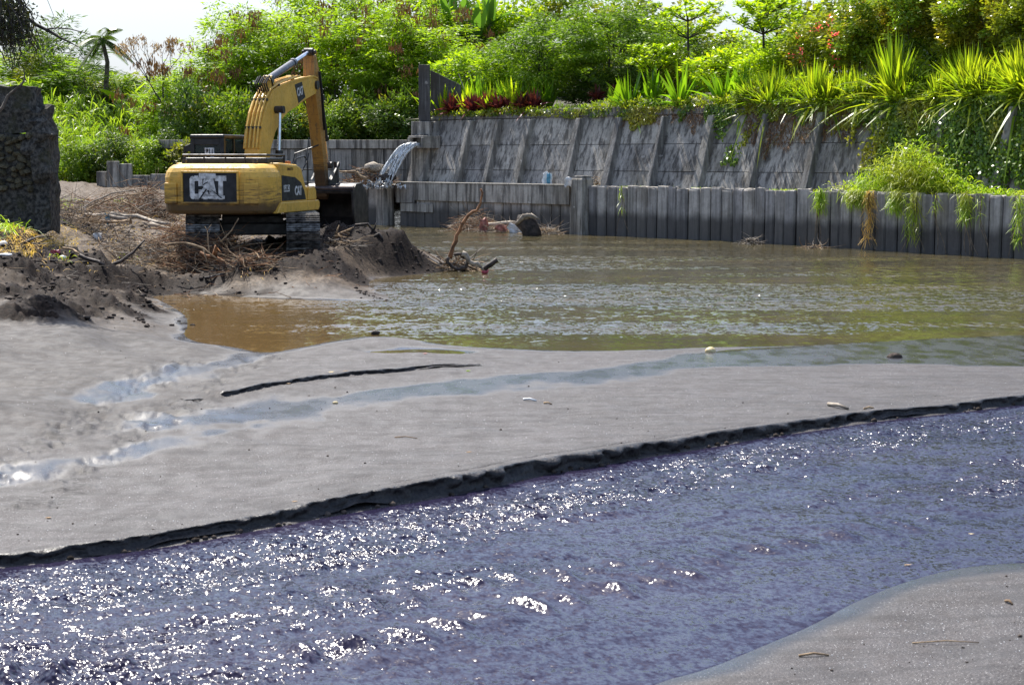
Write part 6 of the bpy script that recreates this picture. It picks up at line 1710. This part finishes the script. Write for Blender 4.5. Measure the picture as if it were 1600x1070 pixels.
def sheet(name, label, cat, pts, mat, Yd=None, amp=.04, seed=1):
    """crumpled plastic or cloth: a thin folded closed piece"""
    r_ = random.Random(seed); c = AT(pts[0][0], pts[0][1], Yd) if Yd else GL(*pts[0])
    w, h = pts[1]; m = MB(); n = 7; V = []
    for s_ in (0, .012):
        for j in range(n):
            for i in range(n):
                a, b = i / (n - 1) - .5, j / (n - 1)
                rr_ = 1 - .4 * abs(b - .5)
                V.append(Vector((a * w * rr_ + .06 * w * math.sin(b * 9 + seed), s_ + amp * math.sin(a * 9 + b * 5 + seed) + amp * math.cos(a * 17 + seed * 2) * .6, b * h + .08 * h * math.sin(a * 7 + seed * 3))))
    idx = lambda s_, j, i: s_ * n * n + j * n + i
    F_ = []
    for j in range(n - 1):
        for i in range(n - 1): F_ += [(idx(0, j, i), idx(0, j, i + 1), idx(0, j + 1, i + 1), idx(0, j + 1, i)), (idx(1, j, i), idx(1, j + 1, i), idx(1, j + 1, i + 1), idx(1, j, i + 1))]
    for i in range(n - 1): F_ += [(idx(0, 0, i), idx(1, 0, i), idx(1, 0, i + 1), idx(0, 0, i + 1)), (idx(0, n - 1, i), idx(0, n - 1, i + 1), idx(1, n - 1, i + 1), idx(1, n - 1, i))]
    m.add(V, F_)
    return tag(m.build(name, mat, None, loc=c, smooth=True), label, cat)
sheet('plastic_strip', 'faded red plastic strip draped over the debris raft', 'litter', ((756, 366), (.35, .62)), M_redp, 66.0, .06, 2)
sheet('plastic_scrap', 'pinkish plastic scrap in the straw raft, left of the stump', 'litter', ((783, 363), (.5, .3)), M_redp, 65.6, .05, 5)
sheet('plastic_scrap', 'pale plastic scrap resting against the stump', 'litter', ((805, 365), (.6, .4)), M_bag, 65.4, .06, 6)
sheet('plastic_bag', 'blue and white plastic bag on the capping beam', 'litter', ((855, 291), (.40, .55)), M_bag, 66.5, .05, 7)
sheet('plastic_bag', 'blue plastic piece inside the white bag on the capping beam', 'litter', ((857, 288), (.16, .42)), M_blue, 66.3, .03, 8)
sheet('plastic_bag', 'white plastic rag caught on the left of the pier top', 'litter', ((889, 292), (.38, .36)), M_bag, 64.6, .05, 9)
tangle('twig_bundle', 'bundle of pale twigs lodged behind the pier top', 'debris heap', None, .3, .2, .4, 60, .45, .018, (M_grey, M_tan), 41, base=AT(928, 291, 65.3), straight=.5)
sheet('blue_plastic', 'crumpled blue plastic hanging over the bleached log', 'litter', ((168, 352), (.16, .30)), M_blue, None, .04, 10)
sheet('plastic_bag', 'white plastic bag on the bank below the blue plastic', 'litter', ((152, 376), (.22, .17)), M_bag, None, .05, 11)
sheet('pink_wrapper', 'small pink wrapper on the bank near the white cup', 'litter', ((87, 401), (.20, .10)), M_pink, None, .04, 12)
lump('white_cup', 'small crushed off-white cup right of the pink wrapper', 'litter', GL(98, 405, .03), (.07, .05, .045), M_bag, 5, .3)
lump('white_litter', 'pale crumpled litter at the left picture edge under dry grass', 'litter', GL(5, 386, .03), (.10, .06, .06), M_bag, 6, .4)
lump('white_litter', 'second pale litter piece just below the first at the left edge', 'litter', GL(8, 400, .02), (.14, .07, .03), M_bag, 7, .4)
# debris on the ledge beside the spout
tangle('ledge_debris', 'driftwood and roots heaped on the ledge left of the spout splash', 'debris heap', None, .95, .35, .7, 220, .8, .02, (M_dkw, M_tan, M_red), 51, base=AT(575, 288, 72.3), straight=.5)
lump('grey_rock', 'rounded grey rock on top of the ledge debris', 'rock', AT(584, 262, 72.2), (.42, .25, .24), M_grey, 9, .3)
lump('grey_rock', 'dark mossy rock under the spout splash', 'rock', AT(600, 279, 72.0), (.5, .3, .25), M_dkw, 10, .3)
branch('ledge_branch', 'orange-brown broken branch hanging off the left end of the ledge', [(556, 269), (562, 276), (574, 282)], .10, .06, M_tan, Yd=71.6, forks=[[(556, 269), (530, 268)]])
branch('ledge_branch', 'long thin pole sticking out left from the ledge debris', [(578, 262), (555, 266), (531, 271)], .035, .02, M_grey, Yd=71.9)
tangle('waterline_debris', 'small driftwood pile at the foot of the piles, centre right', 'debris heap', None, .45, .25, .22, 90, .45, .016, (M_grey, M_dkw), 52, base=G(1172, 382, 0), straight=.7)
tangle('waterline_debris', 'twig pile at the waterline below the leftmost hanging tuft', 'debris heap', None, .5, .25, .15, 60, .5, .014, (M_tan, M_dkw), 53, base=G(1275, 388, 0), straight=.7)

# small things on the sand
t = NT('husk'); n = t.noise(t.pos(obj=True), 3, 4); M_coco = t.done(t.bsdf(t.mix(t.rng(n, .35, .65), (.48, .36, .16), (.62, .52, .30)), .6, t.bump(n, .3, .02)))
lump('coconut', 'pale yellow coconut lying at the edge of the wet sand', 'coconut', G(1110, 549, .055), (.085, .07, .068), M_coco, 12, .10, 3)
lump('black_stone', 'black stone in the shallow water right of the coconut', 'stone', G(1398, 559, .045), (.12, .08, .075), M_clod, 13, .4)
lump('sand_clod', 'dark clod standing on the near edge of the pool', 'clod', GL(586, 523, .03), (.08, .06, .05), M_dkw, 14, .5)
lump('shell_piece', 'round pale shell piece in the wet channel, left part', 'shell', GL(524, 632, .01), (.035, .025, .018), M_coco, 15, .3)
def stickon(name, label, a, b, r0, mat, cat='stick'):
    A, B = GL(*a), GL(*b); m = MB(); md = A.lerp(B, .5) + Vector((0, 0, .012)); m.tube([A + Vector((0, 0, r0)), md + Vector((0, 0, r0)), B + Vector((0, 0, r0 * .6))], [r0, r0 * .95, r0 * .7], 8)
    return tag(m.build(name, mat, smooth=True), label, cat)
stickon('driftwood_stick', 'short bleached stick on the smooth sand bar, right side', (1294, 634), (1325, 640), .022, M_grey)
stickon('driftwood_stick', 'very short stick piece right of the bleached stick', (1350, 641), (1365, 642), .012, M_tan)
stickon('driftwood_stick', 'thin brown twig on the middle of the sand bar', (617, 685), (652, 687), .006, M_tan)
stickon('driftwood_stick', 'pale reed stick on the near right sand', (1248, 1029), (1295, 1029), .008, M_tan)
stickon('driftwood_stick', 'tiny stub of stick near the right edge of the near sand', (1571, 941), (1582, 945), .009, M_tan)
stickon('pale_shard', 'white flat shard on the sand bar left of centre', (818, 626), (838, 627), .014, M_bag, 'shard')
stickon('pale_shard', 'small tan shard right of the white shard', (850, 632), (862, 633), .010, M_tan, 'shard')
stickon('dry_straw', 'long thin straw lying on the near right sand', (1425, 1008), (1530, 1005), .004, M_tan, 'straw')
for k, (x, y, mt, lab) in enumerate(((513, 582, M_coco, 'yellow leaf scrap above the upper cut sand edge, left one'), (535, 582, M_tan, 'pale leaf scrap above the upper cut sand edge, right one'), (445, 601, M_tan, 'thin pale scrap near the start of the upper sand edge'), (660, 554, M_redp, 'reddish leaf beside the small puddle'), (727, 580, LM['gras'], 'green leaf at the right end of the upper sand edge'), (455, 788, M_tan, 'small tan leaf on the bar just above the main cut edge'), (728, 708, M_tan, 'brown leaf on the bar above the middle of the main cut edge'), (70, 811, M_tan, 'brownish leaf on the bar at the lower left'), (1510, 838, M_coco, 'pale leaf floating in the stream, right side'), (1412, 884, M_tan, 'orange leaf at the shallow stream margin'))):
    p_ = GL(x, y, .008); s_ = .03 if y < 700 else .022
    V, F_ = diamonds(np.array([[0, 0, 0], [s_ * .6, s_ * .3, .004]]), np.array([[1, .3, .1], [1, -.4, .2]]), np.array([[0, -.3, 1.0], [0.2, 0, 1]]), s_ * 2.4, s_ * 1.3)
    o = link('fallen_leaf', np_mesh('fallen_leaf', V, F_), mt); o.location = p_; tag(o, lab, 'leaf')

# clods of dug sand, grit and pale specks put in as sun sparkle
def scatter_rocks(name, label, XY, size, mat, seed, cat='clods', squash=.7, base=None):
    r_ = np.random.default_rng(seed); protos = []
    for k in range(5):
        me = rock_mesh(seed * 7 + k, 1 if len(XY) < 9000 else 1, .5); v = np.zeros(len(me.vertices) * 3); me.vertices.foreach_get('co', v); f = np.array([p.vertices[:] for p in me.polygons]); protos.append((v.reshape(-1, 3), f)); bpy.data.meshes.remove(me)
    n = len(XY); hgt = np.maximum(land(XY[:, 0], XY[:, 1]), -.01); parts_ = []
    for k in range(5):
        sel = np.arange(n) % 5 == k; m_ = sel.sum()
        if not m_: continue
        v, f = protos[k]; a = r_.random(m_) * 6.28; s_ = size[sel]
        R = np.zeros((m_, 3, 3)); R[:, 0, 0] = np.cos(a); R[:, 0, 1] = -np.sin(a); R[:, 1, 0] = np.sin(a); R[:, 1, 1] = np.cos(a); R[:, 2, 2] = squash
        V = np.einsum('nij,vj->nvi', R, v) * s_[:, None, None] + np.stack([XY[sel, 0], XY[sel, 1], hgt[sel] + s_ * .25], 1)[:, None, :]
        parts_.append((V.reshape(-1, 3), (f[None] + np.arange(m_)[:, None, None] * len(v)).reshape(-1, 3)))
    V, F_ = join(parts_)
    return tag(link(name, np_mesh(name, V, F_), mat), label, cat, kind='stuff')
r_ = np.random.default_rng(91)
x = r_.uniform(-16, 1, 60000); y = r_.uniform(27, 52, 60000)
h_, dg_, bn_, wt_, ct_, rt_ = land(x, y, True)
kp = (h_ > .02) & (r_.random(60000) < dg_ * .42 + bn_ * .05) & (x / y * F + 800 > -60)
XY = np.stack([x[kp], y[kp]], 1)[:4200]
scatter_rocks('sand_clods', 'loose dark clods covering the dug sand heaps and the left bank', XY, .010 + .055 * r_.random(len(XY)) ** 6, M_clod, 5, squash=.6)
ch = []
for (a, b, nn, sg) in (((20, 502), (230, 486), 110, 9), ((215, 498), (235, 510), 30, 5), ((560, 455), (612, 464), 50, 3), ((260, 492), (300, 500), 10, 6), ((400, 430), (560, 420), 200, 16)):
    q = r_.random(nn)
    for w_ in q:
        g = G(a[0] + (b[0] - a[0]) * w_ + r_.normal(0, sg), a[1] + (b[1] - a[1]) * w_ + r_.normal(0, sg * .5), .1); ch.append((g.x, g.y))
ch = np.array(ch); scatter_rocks('wet_clods', 'chunks of wet black sand left along the vehicle tracks and pool edge', ch, .008 + .05 * r_.random(len(ch)) ** 3, M_clod, 6, squash=.5)
# crumbled lumps along the foot of the long cut edge
ch = []
for w_ in r_.random(110):
    p_ = S1[int(w_ * (len(S1) - 1))].lerp(S1[min(len(S1) - 1, int(w_ * (len(S1) - 1)) + 1)], r_.random()); ch.append((p_.x + r_.normal(0, .02), p_.y + .05 + r_.normal(0, .025)))
ch = np.array(ch); scatter_rocks('edge_crumbs', 'crumbled lumps of sand at the foot of the long cut edge', ch, .008 + .03 * r_.random(len(ch)) ** 2, M_clod, 8)
n = 2600; yy_ = 3 * F / (r_.uniform(560, 1080, n) - HOR); xx_ = r_.uniform(-.33, .33, n) * yy_
h_ = land(xx_, yy_); kp = h_ > .015; XY = np.stack([xx_, yy_], 1)[kp]
scatter_rocks('sparkle_grit', 'tiny pale specks of grit added as sun sparkle on the smooth sand', XY[:900], .002 + .003 * r_.random(min(900, len(XY))), M_bag, 7, 'grit')  # pale bits added in place of glints on the sand
scatter_rocks('dark_grit', 'small dark pebbles sprinkled on the smooth sand', XY[900:1500], .004 + .012 * r_.random(len(XY[900:1500])) ** 3, M_clod, 9, 'grit')
# grasses on the left bank
def bank_grass(name, label, n, fx, fy, L, mat, W=.012, seed=1):
    r_ = np.random.default_rng(seed); px_, py_ = fx(r_, n), fy(r_, n)
    Ys = 2600 * 1.9 / np.maximum(py_ - HOR, 20)
    X_ = (px_ - 800) / F * Ys; hh = land(X_, Ys)
    for _ in range(4): Ys = np.clip(2600 * (CAMZ - hh) / np.maximum(py_ - HOR, 20), 20, 70); X_ = (px_ - 800) / F * Ys; hh = .5 * hh + .5 * land(X_, Ys)
    P = np.stack([X_, Ys, hh - .02], 1); D = np.stack([r_.normal(.1, .5, n), r_.normal(-.1, .5, n), r_.normal(1, .3, n)], 1)
    V, F_ = blades(P, D, L * (.5 + .9 * r_.random(n)), W, .5 + .5 * r_.random(n), r=r_)
    return tag(link(name, np_mesh(name, V, F_), mat), label, 'grass', kind='stuff')
bank_grass('bank_grass', 'lush green grass clump at the left picture edge', 2200, lambda r, n: r.normal(-12, 24, n), lambda r, n: r.uniform(325, 366, n), .75, LM['gras'], .018, 1)
bank_grass('dry_grass', 'yellow dry grass below the masonry ruin', 2800, lambda r, n: np.clip(r.normal(38, 36, n), -80, 120), lambda r, n: r.uniform(352, 385, n), .32, LM['dryg'], .010, 2)
bank_grass('dry_grass', 'sparse straw strewn among the debris', 1800, lambda r, n: r.uniform(60, 420, n), lambda r, n: r.uniform(330, 420, n), .26, LM['dryg'], .009, 3)
bank_grass('bank_weeds', 'small green weeds among the far debris', 500, lambda r, n: np.where(r.random(n) < .5, r.normal(195, 14, n), r.normal(100, 12, n)), lambda r, n: np.where(r.random(n) < .8, r.uniform(310, 322, n), r.uniform(395, 402, n)), .25, LM['gras'], .02, 4)
